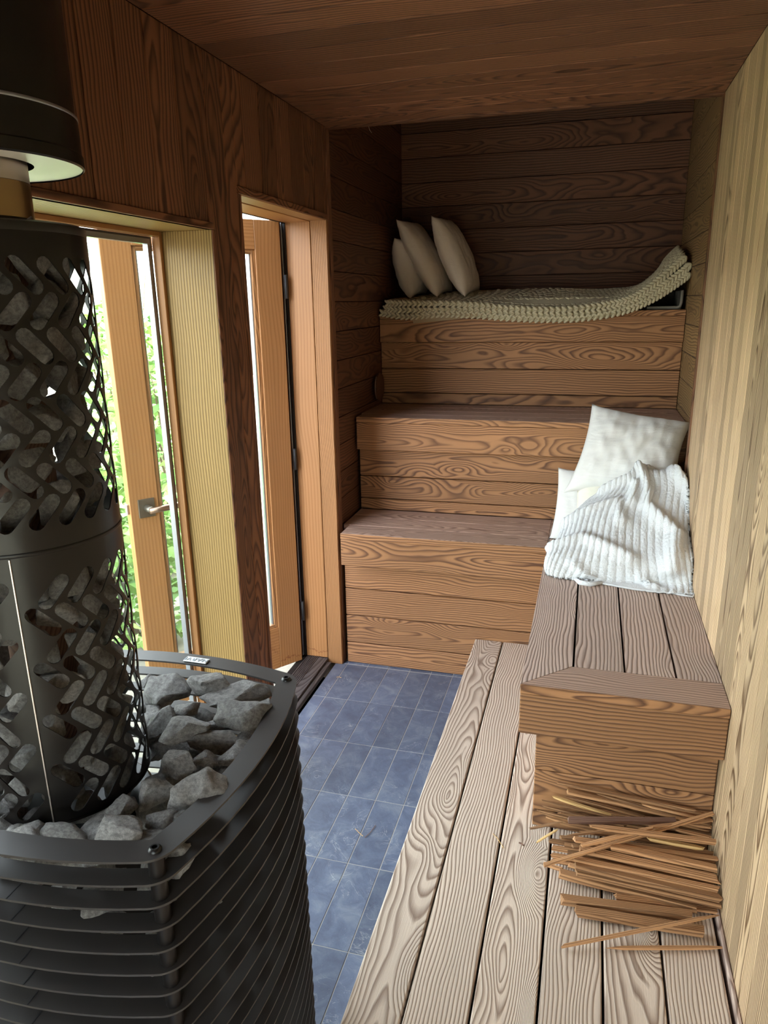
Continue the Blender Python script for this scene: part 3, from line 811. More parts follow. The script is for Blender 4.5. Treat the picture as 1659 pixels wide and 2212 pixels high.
# ---- stones
def stone_mesh(seed, flat=.75, long_=1.25, sub=2):
    r = random.Random(seed); bm = bmesh.new()
    for _ in range(15):
        v = Vector((r.gauss(0, 1), r.gauss(0, 1), r.gauss(0, 1))).normalized() * r.uniform(.80, 1.05)
        bm.verts.new((v.x * long_ * .5, v.y * .5, v.z * flat * .5))
    res = bmesh.ops.convex_hull(bm, input=bm.verts)
    for g in list({*res['geom_interior'], *res['geom_unused']}):
        if isinstance(g, bmesh.types.BMVert) and g.is_valid: bm.verts.remove(g)
    bmesh.ops.bevel(bm, geom=list(bm.edges) + list(bm.verts), offset=.022, segments=1, affect='EDGES', clamp_overlap=True)
    bmesh.ops.triangulate(bm, faces=bm.faces)
    bmesh.ops.subdivide_edges(bm, edges=[e for e in bm.edges if e.calc_length() > .14], cuts=1, use_grid_fill=True)
    bmesh.ops.triangulate(bm, faces=bm.faces)
    if sub > 1:
        bmesh.ops.subdivide_edges(bm, edges=[e for e in bm.edges if e.calc_length() > .10], cuts=1, use_grid_fill=True)
        bmesh.ops.triangulate(bm, faces=bm.faces)
    for v in bm.verts:
        n = noise.noise(v.co * 4 + Vector((seed, 0, 0))) * .055 + noise.noise(v.co * 12 + Vector((0, seed, 0))) * .02
        v.co += v.co.normalized() * n
    bm.normal_update()
    me = bpy.data.meshes.new('sauna_stone'); bm.to_mesh(me); bm.free()
    me.materials.append(M['stone'])
    me.polygons.foreach_set('use_smooth', [True] * len(me.polygons)); me.set_sharp_from_angle(angle=math.radians(28))
    return me
SM = [stone_mesh(11 + i, rng.uniform(.6, .85), rng.uniform(1.1, 1.5)) for i in range(12)]
SMlow = [stone_mesh(41 + i, rng.uniform(.65, .9), rng.uniform(1.1, 1.4), 1) for i in range(10)]
def stone(me, loc, size, rot, label, group=None):
    o = bpy.data.objects.new('sauna_stone', me); COL.objects.link(o)
    o.location = loc; o.rotation_euler = rot; o.scale = (size, size, size) if isinstance(size, (int, float)) else size
    tag(o, label, 'stone', group); return o
# stones named from the photograph: centre, size in photo pixels, turn, label
cs = .458
top = [
 (790, 300, 205, 165, 10, 0, 'large broad grey stone at the back of the stove top, left of the pointed one'),
 (990, 268, 195, 150, -20, 1, 'pointed grey granite stone standing at the back of the stove top, under the badge'),
 (1105, 330, 345, 150, 25, 2, 'long slab-like granite stone lying at the far right corner of the stove'),
 (1148, 422, 235, 185, 5, 3, 'brightest pale blue-grey granite stone with a flat rough face, near the far corner bolt'),
 (760, 445, 170, 120, 10, 4, 'mid-sized grey stone touching the perforated tube, left of the tilted wedge stone'),
 (858, 490, 250, 150, 38, 5, 'tilted wedge-shaped grey stone in the middle of the stove top'),
 (1010, 545, 230, 140, 5, 6, 'dark flat granite stone below the brightest stone'),
 (1120, 590, 235, 140, 38, 7, 'long pale-edged stone leaning against the right rim of the stove'),
 (832, 650, 155, 165, 70, 8, 'small upright stone with bluish left face, beside the dark gap'),
 (935, 770, 255, 185, 20, 9, 'large three-cornered pale stone on top of the rim at the right front'),
 (718, 800, 205, 165, -10, 10, 'dark brown-grey block stone in front of the perforated tube'),
 (548, 968, 315, 160, 5, 11, 'biggest brown-grey block of granite at the front of the stove top'),
 (300, 975, 190, 80, 5, 0, 'thin flat stone wedged under the front of the perforated tube'),
 (705, 1012, 260, 110, 25, 1, 'long stone slanting along the front rim near the corner bolt'),
 (570, 855, 140, 110, 40, 2, 'small stone squeezed between tube and biggest block'),
 (765, 912, 130, 95, 10, 3, 'small dark stone left behind the three-cornered pale stone'),
 (90, 985, 210, 75, 0, 4, 'flat dark stone at the left edge of the photo in front of the tube'),
 (965, 625, 120, 90, 10, 5, 'little dark stone under the long pale-edged stone'),
 (1268, 390, 90, 110, 60, 6, 'brownish stone showing between far corner and brightest stone'),
 (690, 255, 90, 80, 0, 7, 'small dark stone behind the perforated tube edge'),
 (870, 905, 130, 90, 15, 8, 'small flat stone against the right front rim'),
 (1150, 525, 130, 95, 0, 4, 'small stone wedged below the brightest stone by the right rim'),
 (880, 395, 110, 90, 0, 3, 'small shaded stone behind the tilted wedge, in the middle of the top'),
 (1010, 470, 90, 70, 0, 9, 'little bluish stone wedged left of the brightest stone'),
]
for i, (x, y, w, h, tr, mi, lab) in enumerate(top):
    px, py = x * cs, 1350 + y * cs
    z = RZ - .016 + (.014 if i in (1, 3, 5, 9) else 0)
    p = at(px, py, 'z', z); d = (p - CAM).length
    s = w * cs * d / F_PX
    hh = h * cs * d / F_PX
    me = SM[mi]
    stone(me, p - Vector((0, 0, .004)), (s * .90, hh * 1.45, hh * 1.15), (math.radians(rng.uniform(-12, 12)), math.radians(rng.uniform(-10, 10)), math.radians(tr - 2)), lab)
DIRS = ['deck', 'kindling pile', 'stepped benches', 'doorway', 'far window jamb', 'window', 'near window jamb', 'near left corner', 'near wall', 'camera']
ORD = ['first', 'second', 'third', 'fourth', 'fifth', 'sixth', 'seventh', 'eighth', 'ninth', 'tenth', 'eleventh', 'twelfth']
# bedding stones just under the visible top stones, in two rounds about the tube
for k, (rad, n, nm, dz) in enumerate(((.172, 10, 'inner', .062), (.232, 10, 'outer', .062), (.166, 10, 'deep inner', .100))):
    for i in range(n):
        a = 2 * PI * (i + .45 * k) / n
        x = CX + .01 + rad * math.cos(a); y = CY + .01 + rad * math.sin(a)
        x = min(max(x, RC.x - .20), RC.x + .205); y = min(max(y, RC.y - .20), RC.y + .205)
        sz = rng.uniform(.074, .090) + (.014 if nm == 'deep inner' else 0)
        stone(rng.choice(SM), (x, y, RZ - dz + rng.uniform(-.004, .004)), sz, (rng.uniform(-.4, .4), rng.uniform(-.4, .4), rng.uniform(0, 6.28)),
              'bedding stone under the stove top stones, %s round, towards the %s' % (nm, DIRS[i]), 'granite stones packed inside the stove rings')
CORN = ['first', 'second', 'third', 'fourth', 'fifth', 'sixth', 'seventh']
for layer in range(9):
    z = RZ - .052 - .058 * layer
    for i in range(7):
        sz = rng.uniform(.060, .076); off = -.195 + .065 * i; 
        bow = .022 * (1 - (off / .2) ** 2)
        for (x, y, nm) in ((RC.x + .208 + bow, RC.y + off, 'right'), (RC.x + off, RC.y - .205 - bow, 'near')):
            if nm == 'near' and i == 6: continue
            stone(rng.choice(SMlow), (x, y, z + rng.uniform(-.006, .006)), (sz, sz * .95, sz), (rng.uniform(-.4, .4), rng.uniform(-.4, .4), rng.uniform(0, 6.28)),
                  'stone inside %s face of the rings, %s layer, %s from the %s' % (nm, ORD[layer + 1], CORN[i], 'near corner' if nm == 'right' else 'left end'), 'granite stones packed inside the stove rings')
# one stone showing just outside the rim corner
stone(SM[10], at(895 * cs, 1350 + 1150 * cs, 'z', RZ - .055) + Vector((-.02, .01, 0)), (.085, .06, .07), (0, .1, .7), 'grey stone seen through the gap right of the near corner bolt')
for layer in range(16):
    z = .884 + .0555 * layer
    tube_nm = 'lower tube' if layer < 8 else 'upper tube'
    for i in range(10):
        a = 2 * PI * (i + .5 * (layer % 2)) / 10 + rng.uniform(-.08, .08)
        rr = .097
        rad = Vector((math.cos(a), math.sin(a), 0)); tan = Vector((-rad.y, rad.x, 0)); upv = Vector((0, 0, 1))
        tw_ = rng.uniform(-.9, .9)
        lx = upv * math.cos(tw_) + tan * math.sin(tw_); ly = rad.cross(lx)
        mt = Matrix((lx, ly, rad)).transposed()
        sc_ = rng.uniform(.064, .074)
        stone(rng.choice(SMlow), (CX + rr * math.cos(a), CY + rr * math.sin(a), z + rng.uniform(-.004, .004)), (sc_, sc_, sc_ * 1.05),
              mt.to_euler(), 'stone in the %s, %s layer up, towards the %s' % (tube_nm, ORD[layer if layer < 8 else layer - 8], DIRS[i]), 'granite stones inside the perforated tube')

# ================================================================ SOFT THINGS
def sstep(t): return t * t * (3 - 2 * t)
def pillow(name, label, TL, TR, BL, BR, thick, mat, seed, cat='pillow', group=None, n=34, pinch=.10, wr=1.0, side=None):
    TL, TR, BL, BR = map(Vector, (TL, TR, BL, BR))
    nrm = (TR - TL + BR - BL).cross(TL - BL + TR - BR).normalized()
    if side is not None and nrm.dot(side) < 0: nrm = -nrm
    b = MB(); idx = {}
    for sgn in (1, -1):
        for i in range(n + 1):
            for j in range(n + 1):
                u, v = i / n, j / n
                if sgn < 0 and (i in (0, n) or j in (0, n)): idx[sgn, i, j] = idx[1, i, j]; continue
                a, c = 2 * u - 1, 2 * v - 1
                # edges bow inwards between the pointed corners
                u2 = .5 + .5 * a * (1 - pinch * (1 - c * c)); v2 = .5 + .5 * c * (1 - pinch * (1 - a * a))
                p = (BL * (1 - u2) + BR * u2) * (1 - v2) + (TL * (1 - u2) + TR * u2) * v2
                pr = (max(0, 1 - abs(a) ** 2.4) ** .50) * (max(0, 1 - abs(c) ** 2.4) ** .50)
                q = Vector((a * 3 + seed * 7, c * 3, sgn * 2))
                edge = 1 - pr
                w = noise.noise(q * .8) * .09 + noise.noise(Vector((q.x * 2.2, q.y * 1.1, q.z))) * .10 + (1 - abs(noise.noise(Vector((q.x * 1.2, q.y * 3.4, 9.1))) * 2)) * .05 * edge * 2
                p = p + nrm * (sgn * thick / 2 * pr * (1 + w * wr))
                if name == 'pillow' and p.z < Z1 + .003: p.z = Z1 + .003
                idx[sgn, i, j] = b.vert(p)
    for sgn in (1, -1):
        for i in range(n):
            for j in range(n):
                q = [idx[sgn, i, j], idx[sgn, i + 1, j], idx[sgn, i + 1, j + 1], idx[sgn, i, j + 1]]
                b.f.append(q if sgn > 0 else q[::-1])
    o = b.build(name, mat, None, True)
    bmx = bmesh.new(); bmx.from_mesh(o.data); bmesh.ops.recalc_face_normals(bmx, faces=bmx.faces); bmx.to_mesh(o.data); bmx.free()
    return tag(o, label, cat, group)
CMV = Vector((0, -1, .4))
pillow('pillow', 'upper white cotton pillow leaning on the middle bench edge, above the towel', at(1279, 872, 'y', .27), at(1494, 912, 'y', .24), at(1218, 1064, 'y', .02), at(1462, 1068, 'y', -.02), .15, M['cotton'], 1, side=CMV, wr=1.4)
pillow('pillow', 'white pillow standing at the left behind the cream one, lowest left corner on the bench', at(1206, 1010, 'y', .20), at(1345, 1010, 'y', .20), at(1183, 1178, 'y', .0), at(1330, 1185, 'y', .02), .08, M['cotton'], 2, side=CMV)
pillow('pillow', 'cream pillow mostly hidden under the white towel and upper pillow', at(1243, 1020, 'y', .08), at(1455, 1040, 'y', .07), at(1226, 1190, 'y', -.10), at(1455, 1200, 'y', -.10), .10, M['cream'], 3, side=CMV)

# towel: draped sheet through measured rows, from bench front to its top folds
rows_ = [
 ([(1183, 1243), (1262, 1254), (1385, 1276), (1498, 1284)], -.40, 'z'),
 ([(1178, 1228), (1262, 1240), (1385, 1262), (1500, 1262)], -.455, 'y'),
 ([(1184, 1198), (1270, 1200), (1390, 1215), (1498, 1212)], -.43, 'y'),
 ([(1205, 1165), (1285, 1150), (1392, 1160), (1494, 1170)], -.33, 'y'),
 ([(1228, 1125), (1305, 1100), (1395, 1105), (1490, 1120)], -.22, 'y'),
 ([(1262, 1090), (1335, 1060), (1405, 1058), (1484, 1072)], -.13, 'y'),
 ([(1285, 1072), (1352, 1034), (1400, 1018), (1476, 1036)], -.06, 'y'),
]
ctrl = []
for pts, v, kind in rows_:
    ctrl.append([at(x, y, 'z', Z1 + .004) if kind == 'z' else at(x, y, 'y', v) for x, y in pts])
def side_pt(p, dy, dz): return Vector((p.x, p.y + dy, max(Z1 + .004, p.z + dz)))
ctrl = [[side_pt(r[0], .10, -.06) + Vector((.02, 0, 0))] + r + [side_pt(r[-1], .10, -.06) + Vector((-.01, 0, 0))] for r in ctrl]
ctrl.append([p + Vector((0, .09, -.03)) for p in ctrl[-1]])
def cr(p0, p1, p2, p3, t): return .5 * ((2 * p1) + (p2 - p0) * t + (2 * p0 - 5 * p1 + 4 * p2 - p3) * t * t + (3 * p1 - p0 - 3 * p2 + p3) * t ** 3)
def spl(P, t):
    n = len(P) - 1; s = min(max(t, 0), .99999) * n; i = int(s); f = s - i
    g = lambda k: P[min(max(k, 0), n)]
    return cr(g(i - 1), g(i), g(i + 1), g(i + 2), f)
def ridge(u, v, pl, w):
    best = 9
    for (a, c) in zip(pl, pl[1:]):
        ax_, ay = a; bx_, by = c; dx_, dy = bx_ - ax_, by - ay
        t = max(0, min(1, ((u - ax_) * dx_ + (v - ay) * dy) / (dx_ * dx_ + dy * dy + 1e-9)))
        best = min(best, math.hypot(u - ax_ - t * dx_, (v - ay - t * dy)))
    return math.exp(-(best / w) ** 2)
folds = [([(.15, .35), (.35, .40), (.55, .30)], .03, .016), ([(.55, .85), (.60, .6), (.72, .45), (.70, .25)], .035, .022), ([(.72, .9), (.80, .65), (.92, .45)], .03, .024),
         ([(.62, .95), (.45, .80), (.30, .78)], .03, .018), ([(.2, .55), (.45, .62), (.5, .5)], .03, .012), ([(.85, .3), (.9, .15), (.93, .05)], .03, .018), ([(.80, .95), (.90, .7), (.95, .55)], .025, .02),
         ([(.35, .22), (.42, .12)], .03, .012), ([(.6, .2), (.64, .08)], .03, .014), ([(.50, .75), (.52, .62)], .03, .018)]
nu, nv = 380, 200
b = MB(); grid = []
base_g = [[None] * (nu + 1) for _ in range(nv + 1)]
for j in range(nv + 1):
    rowc = [spl([ctrl[r][c] for r in range(len(ctrl))], j / nv) for c in range(len(ctrl[0]))]
    for i in range(nu + 1): base_g[j][i] = spl(rowc, i / nu)
for j in range(nv + 1):
    r_ = []
    for i in range(nu + 1):
        p = base_g[j][i]; u, v = i / nu, j / nv
        du = base_g[j][min(i + 1, nu)] - base_g[j][max(i - 1, 0)]; dv = base_g[min(j + 1, nv)][i] - base_g[max(j - 1, 0)][i]
        nr = du.cross(dv).normalized()
        hgt = 0
        for pl, w, a_ in folds: hgt += 1.45 * a_ * ridge(u, v, pl, w)
        hgt += noise.noise(Vector((u * 5 + 2, v * 4, 3.3))) * .010 + noise.noise(Vector((u * 12, v * 7, 1.3))) * .004
        wav = u * 34 + .9 * noise.noise(Vector((u * 3, v * 3.2, 7.7))) + .35 * math.sin(v * 9 + u * 5)
        hgt += .0052 * abs(math.sin(wav * PI)) ** .5
        hgt += noise.noise(Vector((u * 150, v * 90, 0))) * .0022
        q = p + nr * hgt
        q.z = max(q.z, Z1 + .0085); q.x = min(q.x, W - .006)
        r_.append(b.vert(q))
    grid.append(r_)
for j in range(nv):
    for i in range(nu): b.f.append([grid[j][i], grid[j][i + 1], grid[j + 1][i + 1], grid[j + 1][i]])
tw = b.build('towel', M['terry'], None, True); tag(tw, 'rumpled white ribbed terry towel heaped over the pillows on the side bench', 'towel')
md = tw.modifiers.new('thick', 'SOLIDIFY'); md.thickness = .006; md.offset = -1
b = MB()
hp_ = [at(1242, 1250, 'z', Z1 + .008), at(1252, 1258, 'z', Z1 + .008), at(1275, 1262, 'z', Z1 + .008), at(1300, 1258, 'z', Z1 + .008)]
b.tube(hp_, [.006, .009, .009, .006], 10); b.build('folded_hem', M['terry'], tw, True)
b = MB(); b.tube([at(1432, 1276, 'z', Z1 + .004), at(1470, 1285, 'z', Z1 + .004), at(1496, 1289, 'z', Z1 + .005), at(1502, 1281, 'z', Z1 + .010)], .0035, 8); b.build('stitched_hem', M['terry'], tw, True)

# cushions upright on the top bench
def cush(label, ft, fb, yf, dep, thick, mat, seed, dx_=.02):
    T = at(*ft, 'y', yf); B = at(*fb, 'y', yf)
    return pillow('cushion', label, T, T + Vector((dx_, dep, .015)), B, B + Vector((dx_, dep, .028)), thick, mat, seed, 'cushion', 'beige cushions on the top bench', side=Vector((1, 0, 0)), pinch=.06)
cush('wrinkled beige cushion against the alcove wall, lowest and leftmost of the three', (852, 514), (886, 645), .86, .30, .15, M['beige'], 5)
cush('tall beige cushion with pointed corner, middle of the three, leaning left', (856, 474), (944, 642), .80, .34, .125, M['beige'], 6)
cush('tall beige cushion nearest the middle of the top bench, rightmost of the three', (932, 466), (1004, 641), .78, .36, .135, M['beige'], 7)

# knitted blanket: three folded layers with thick chain-stitched edges
YF = .70
crv = {
 'bot': [(822, 676), (880, 684), (950, 679), (1020, 681), (1100, 687), (1180, 690), (1260, 687), (1340, 674), (1400, 651), (1450, 621), (1490, 592)],
 'mid': [(830, 668), (900, 670), (1000, 669), (1100, 677), (1200, 681), (1300, 673), (1380, 650), (1440, 612), (1492, 572)],
 'top': [(834, 656), (900, 656), (1000, 658), (1100, 667), (1200, 670), (1300, 660), (1370, 642), (1430, 600), (1480, 556)]}
front = {k: [at(x, y, 'y', YF) for x, y in v] for k, v in crv.items()}
backz = [(850, 650), (1000, 634), (1200, 626), (1300, 628), (1390, 618), (1425, 588), (1440, 558), (1462, 536)]
backc = [at(x, y, 'y', 1.08) for x, y in backz]
bl = thing('knitted_blanket', 'thick cream chunky knit blanket folded along the top bench, right end curled up the wall', 'blanket')
def cl(p): return Vector((min(max(p.x, AX0 + .012), AX1 - .012), p.y, max(p.z, Z3 + .013) if p.y > N3 - .005 else p.z))
for k, (nm, lift) in enumerate((('bot', 0), ('mid', .018), ('top', .036))):
    F = front[nm]
    if nm == 'top': Bk = backc
    else: Bk = [Vector((p.x, 1.06, max(Z3 + .014 + lift, p.z - .03 - .015 * (1 - k)))) for p in backc]
    b = MB(); nu, nv = 90, 14; t = .011
    G_ = {}
    for i in range(nu + 1):
        f = spl(F, i / nu); q = spl(Bk, i / nu)
        for j in range(nv + 1):
            v = j / nv; p = f.lerp(q, v)
            if nm != 'top': p.z = f.z * (1 - sstep(v)) + max(Z3 + .013 + lift, q.z) * sstep(v)
            p = cl(p) ; p.z += .003 * noise.noise(p * 14)
            if nm == 'top': p.z = max(p.z, Z3 + .05) if v > .2 else p.z
            G_[1, i, j] = b.vert(p + Vector((0, 0, t))); G_[0, i, j] = b.vert(p - Vector((0, 0, t)))
    for i in range(nu):
        for j in range(nv):
            b.f.append([G_[1, i, j], G_[1, i + 1, j], G_[1, i + 1, j + 1], G_[1, i, j + 1]])
            b.f.append([G_[0, i, j], G_[0, i, j + 1], G_[0, i + 1, j + 1], G_[0, i + 1, j]])
        b.f.append([G_[0, i, 0], G_[0, i + 1, 0], G_[1, i + 1, 0], G_[1, i, 0]]); b.f.append([G_[0, i, nv], G_[1, i, nv], G_[1, i + 1, nv], G_[0, i + 1, nv]])
    for j in range(nv):
        b.f.append([G_[0, 0, j], G_[1, 0, j], G_[1, 0, j + 1], G_[0, 0, j + 1]]); b.f.append([G_[0, nu, j], G_[0, nu, j + 1], G_[1, nu, j + 1], G_[1, nu, j]])
    b.build('folded_layer', M['wool'], bl, True)
    # V-shaped chain stitches along the front edge
    b = MB(); ns = 64
    for rowi, (dy, dz, sl_) in enumerate(((-.004, -.0075, 1), (-.004, .0080, -1))):
        for i in range(ns):
            t_ = (i + .5) / ns; p = spl(F, t_); tg = (spl(F, min(1, t_ + .01)) - spl(F, max(0, t_ - .01))).normalized()
            up = Vector((0, -1, 0)).cross(tg).normalized(); up = up if up.z > 0 else -up
            d = (tg + up * (.75 * sl_)).normalized(); e = Vector((0, -1, 0)); w_ = d.cross(e).normalized()
            p = cl(p); c = p + Vector((0, dy, 0)) + up * dz
            b.ellipsoid(c, w_ * .0074, e * .0085, d * .0160, 7, 5)
    tag(b.build('chain_stitch', M['wool'], bl, True), kind='stuff')
b = MB()
for r_ in range(11):
    for i in range(70):
        u = (i + .5 + .5 * (r_ % 2)) / 71; v = (r_ + .6) / 11.5
        f = spl(front['top'], u); q = spl(backc, u); p = cl(f.lerp(q, v)); p.z += .003 * noise.noise(p * 14)
        if v > .2: p.z = max(p.z, Z3 + .05)
        tg = (spl(front['top'], min(1, u + .01)) - spl(front['top'], max(0, u - .01))).normalized()
        ac = (q - f).normalized(); up = tg.cross(ac).normalized(); up = up if up.z > 0 else -up
        d = (tg + ac * (.7 if i % 2 else -.7)).normalized(); w_ = d.cross(up).normalized()
        b.ellipsoid(p + Vector((0, 0, .0105)), w_ * .0085, up * .0060, d * .0165, 6, 4)
tag(b.build('surface_stitch', M['wool'], bl, True), kind='stuff')
b = MB(); cc = [at(890, 688, 'y', YF - .004), at(970, 676, 'y', YF - .004), at(1035, 678, 'y', YF - .004), at(1030, 684, 'y', YF - .005), at(975, 691, 'y', YF - .005), at(893, 699, 'y', YF - .005)]
b.v = []; b.g = []
fr_ = [b.vert(p) for p in cc]; bk_ = [b.vert(p + Vector((0, .004, 0))) for p in cc]
b.f.append(fr_[::-1]); b.f.append(bk_)
for i in range(6): b.f.append([fr_[i], fr_[(i + 1) % 6], bk_[(i + 1) % 6], bk_[i]])
b.build('hessian_lining', M['burlap'], bl)

# felt tray/mat stub under the curled end
fm = thing('felt_basket', 'dark felt basket with grey rim under the curled end of the knitted blanket', 'basket')
x0, x1 = 1.30, 1.452; y0, y1 = .765, 1.0; z0 = Z3 + .001
b = MB(); b.box((x0, y0 + .02, z0), (x1, y1, z0 + .012), 0, .003); b.build('bottom', M['felt_edge'], fm)
b = MB(); b.box((x1 - .012, y0 + .02, z0 + .0125), (x1, y1, z0 + .085), 1, .003); b.build('side', M['felt'], fm)
b = MB(); b.box((x0, y1 - .012, z0 + .0125), (x1 - .0125, y1, z0 + .085), 0, .003); b.build('side', M['felt'], fm)
pts = [(x0, y0 + .012, z0 + .008), (x1 - .02, y0 + .012, z0 + .008), (x1 - .007, y0 + .012, z0 + .013), (x1 - .003, y0 + .012, z0 + .03), (x1 - .002, y0 + .012, z0 + .085)]
b = MB(); b.tube(pts, .007, 10); b.build('rim', M['felt_edge'], fm, True)

# round wooden vent cover on the alcove wall, wire under the lintel
b = MB(); cz = 1.232; cy = .64; Rv = .072; seg = 48
for xx, rr in ((AX0 + .012, Rv * .92), (AX0 + .017, Rv), (AX0 + .026, Rv), (AX0 + .029, Rv * .96)):
    [b.vert((xx, cy + rr * math.cos(k * 2 * PI / seg), cz + rr * math.sin(k * 2 * PI / seg))) for k in range(seg)]
for q in range(3):
    for k in range(seg): b.f.append([q * seg + k, q * seg + (k + 1) % seg, (q + 1) * seg + (k + 1) % seg, (q + 1) * seg + k])
b.f.append(list(range(seg))[::-1]); b.f.append(list(range(3 * seg, 4 * seg)))
vc = thing('vent_cover', 'round dark wooden vent disc on the left alcove wall above the middle bench', 'vent'); b.build('disc', M['fir_shaded'], vc)
b = MB(); b.tube([(AX0, cy, cz), (AX0 + .0125, cy, cz)], .02, 16); b.build('mount', M['core'], vc)
b = MB(); b.tube([(AX0 + .021, cy + (Rv + .0006) * math.cos(t), cz + (Rv + .0006) * math.sin(t)) for t in [PI * .72 + PI * .56 * i / 20 for i in range(21)]], .0016, 6); b.build('edge_highlight', M['steel_pale'], vc)  # pale arc painted in as the highlight on the disc's near edge
b = MB(); b.tube([at(796, 266, 'y', .0), at(796.5, 274, 'y', 0), at(798.5, 281, 'y', 0), at(803, 287, 'y', 0)], .0007, 6); tag(b.build('wire', M['wire']), 'thin pale curved wire hanging from the alcove lintel', 'wire')

# ================================================================ KINDLING
cg = 609 / 1619.
def kp(x, y, h):
    px, py = 1050 + x * cg, 1380 + y * cg
    p = at(px, py, 'z', ZD + h)
    if p.y > -1.212: p = at(px, py, 'y', -1.212)
    p.x = min(p.x, W - .006)
    return p
def stick(x1, y1, x2, y2, w, h1, h2, label, group=None, mat='stick_wood', taper=(0, 0), flat=.75):
    A, B = kp(x1, y1, h1), kp(x2, y2, h2)
    d = B - A; L = d.length; d.normalize()
    side = d.cross(Vector((0, 0, 1))).normalized(); up = side.cross(d).normalized()
    dist = ((A + B) / 2 - CAM).length; wd = w * cg * dist / F_PX * .80; th_ = wd * flat
    floor_ = ZD + th_ / 2 + .001
    A.z = max(A.z, floor_); B.z = max(B.z, floor_)
    b = MB(); n = 7; rings = []
    rr = random.Random(int(x1 * 7 + y1))
    sk = rr.uniform(-.2, .2)
    for i in range(n + 1):
        t = i / n; c = A.lerp(B, t)
        k = 1.0
        if t < .15 and taper[0]: k = 1 - taper[0] * (1 - t / .15)
        if t > .85 and taper[1]: k = 1 - taper[1] * ((t - .85) / .15)
        c = c + side * (rr.uniform(-.03, .03) * wd)
        rg = []
        for (a, e) in ((-1, -1), (1, -1), (1, 1 - sk), (-1, 1 + sk)):
            p = c + side * (a * wd / 2 * k) + up * (e * th_ / 2 * k)
            p.x = min(p.x, W - .002); p.y = min(p.y, -1.1935); p.z = max(p.z, ZD + .0005)
            if i in (0, n): p += d * rr.uniform(-.006, .006)
            rg.append(b.vert(p, (L * t, a * wd / 2, e * th_ / 2)))
        rings.append(rg)
    for a, c in zip(rings, rings[1:]):
        for k in range(4): b.f.append([a[k], a[(k + 1) % 4], c[(k + 1) % 4], c[k]])
    b.f.append(rings[0][::-1]); b.f.append(rings[-1])
    o = b.build('kindling_stick', M[mat])
    bmx = bmesh.new(); bmx.from_mesh(o.data); bmesh.ops.recalc_face_normals(bmx, faces=bmx.faces); bmx.to_mesh(o.data); bmx.free()
    tag(o, label, 'kindling', group)
GB, LB = 'split kindling sticks in the lower bundle', 'split reddish kindling stick in the neat parallel bundle by the right wall'
GT, LT = 'thin kindling splinters at the back of the pile', 'thin kindling splinter fanned out at the back of the pile, against the bench riser'
FANL = ['splinter along the riser just right of the highest kindling stick', 'rough splinter below and right of the highest kindling stick', 'short splinter hugging the bench riser at the upper right of the pile',
        'splinter directly under the grey-pink one at the upper left', 'low splinter fanned left, under the grey-pink splinter', 'short stub among the leftmost splinters at the back', 'splinter end showing left below the fan, above the dark jutting one',
        'splinter between the broad flat stick and the orange one', 'flat splinter under the left end of the slim pointed stick', 'stick passing just above the dark moulding offcut', 'stick half hidden under the dark moulding offcut, right side',
        'short splinter against the right wall below the thin crossing stick', 'splinter tip at the right wall just under the bench riser', 'long splinter right of the broad flat stick, sloping to the wall', 'stick buried left of the dark moulding offcut',
        'stick buried between orange splinter and dark moulding offcut', 'stick buried under the long brown crossing stick']
BUNL = ['bundle stick with leftmost jagged end, below the white splinter', 'bundle stick second down among the stepped left ends', 'bundle stick third down among the stepped left ends', 'lowest jagged bundle stick among the stepped left ends',
        'bundle stick just below the uppermost square-cut one', 'bundle stick under the yellowish wavy one, left end showing', 'bundle stick under the uppermost square-cut one, towards the bench', 'bundle stick farthest back, under the slim pointed stick',
        'bundle stick lying beneath the wide front pair']
# back fan
for ki, a in enumerate(((560, 850, 1300, 1015, 20, .15, .10), (640, 890, 1310, 1070, 22, .13, .08), (740, 900, 1250, 1005, 18, .15, .12), (330, 960, 800, 1075, 18, .09, .08),
          (320, 1000, 700, 1090, 16, .07, .06), (300, 985, 560, 1050, 12, .08, .08), (350, 1025, 640, 1110, 16, .06, .06), (460, 905, 900, 1020, 20, .12, .10), (420, 1060, 820, 1120, 20, .06, .07),
          (660, 1000, 1310, 1085, 26, .08, .07), (780, 1035, 1315, 1125, 24, .07, .06), (1080, 1095, 1310, 1145, 18, .10, .09), (1100, 1062, 1330, 1110, 16, .10, .09), (900, 950, 1310, 1045, 22, .12, .09),
          (420, 1000, 1000, 1100, 26, .06, .05), (500, 960, 1100, 1075, 24, .08, .06), (540, 1110, 1200, 1150, 26, .07, .07))):
    stick(*a[:5], a[5], a[6], FANL[ki], GT, taper=(.55, .3))
stick(415, 828, 1200, 985, 22, .17, .13, 'highest kindling stick, lying along the bench riser at the very back', taper=(.3, .3))
stick(460, 875, 1190, 1040, 30, .14, .11, 'broad flat kindling stick with square left end, second from the back')
stick(385, 905, 760, 1030, 22, .12, .10, 'short orange kindling splinter pointing up to the left at the back', mat='stick_pale', taper=(.3, .5))
stick(330, 930, 860, 1050, 18, .11, .10, 'grey-pink kindling splinter just below the short orange one', taper=(.5, .2))
stick(475, 1040, 1080, 1045, 46, .125, .12, 'dark brown moulding offcut lying flat across the pile', mat='stick_dark', flat=.5)
stick(600, 1075, 1335, 1172, 30, .15, .13, 'long brown stick crossing above the bundle down to the right wall', taper=(.6, 0))
stick(330, 1300, 1300, 1002, 24, .075, .155, 'longest diagonal stick crossing the whole pile from lower left to upper right', taper=(.1, .2))
stick(555, 1185, 960, 1085, 26, .12, .14, 'stick just above the longest diagonal one, sloping the same way', taper=(.3, .3))
stick(930, 1082, 1312, 1045, 18, .14, .13, 'thin stick ending at the right wall above the long brown stick', taper=(.3, .2))
stick(465, 1130, 800, 1090, 15, .13, .13, 'slim pointed stick left of the pile centre', taper=(.8, .2))
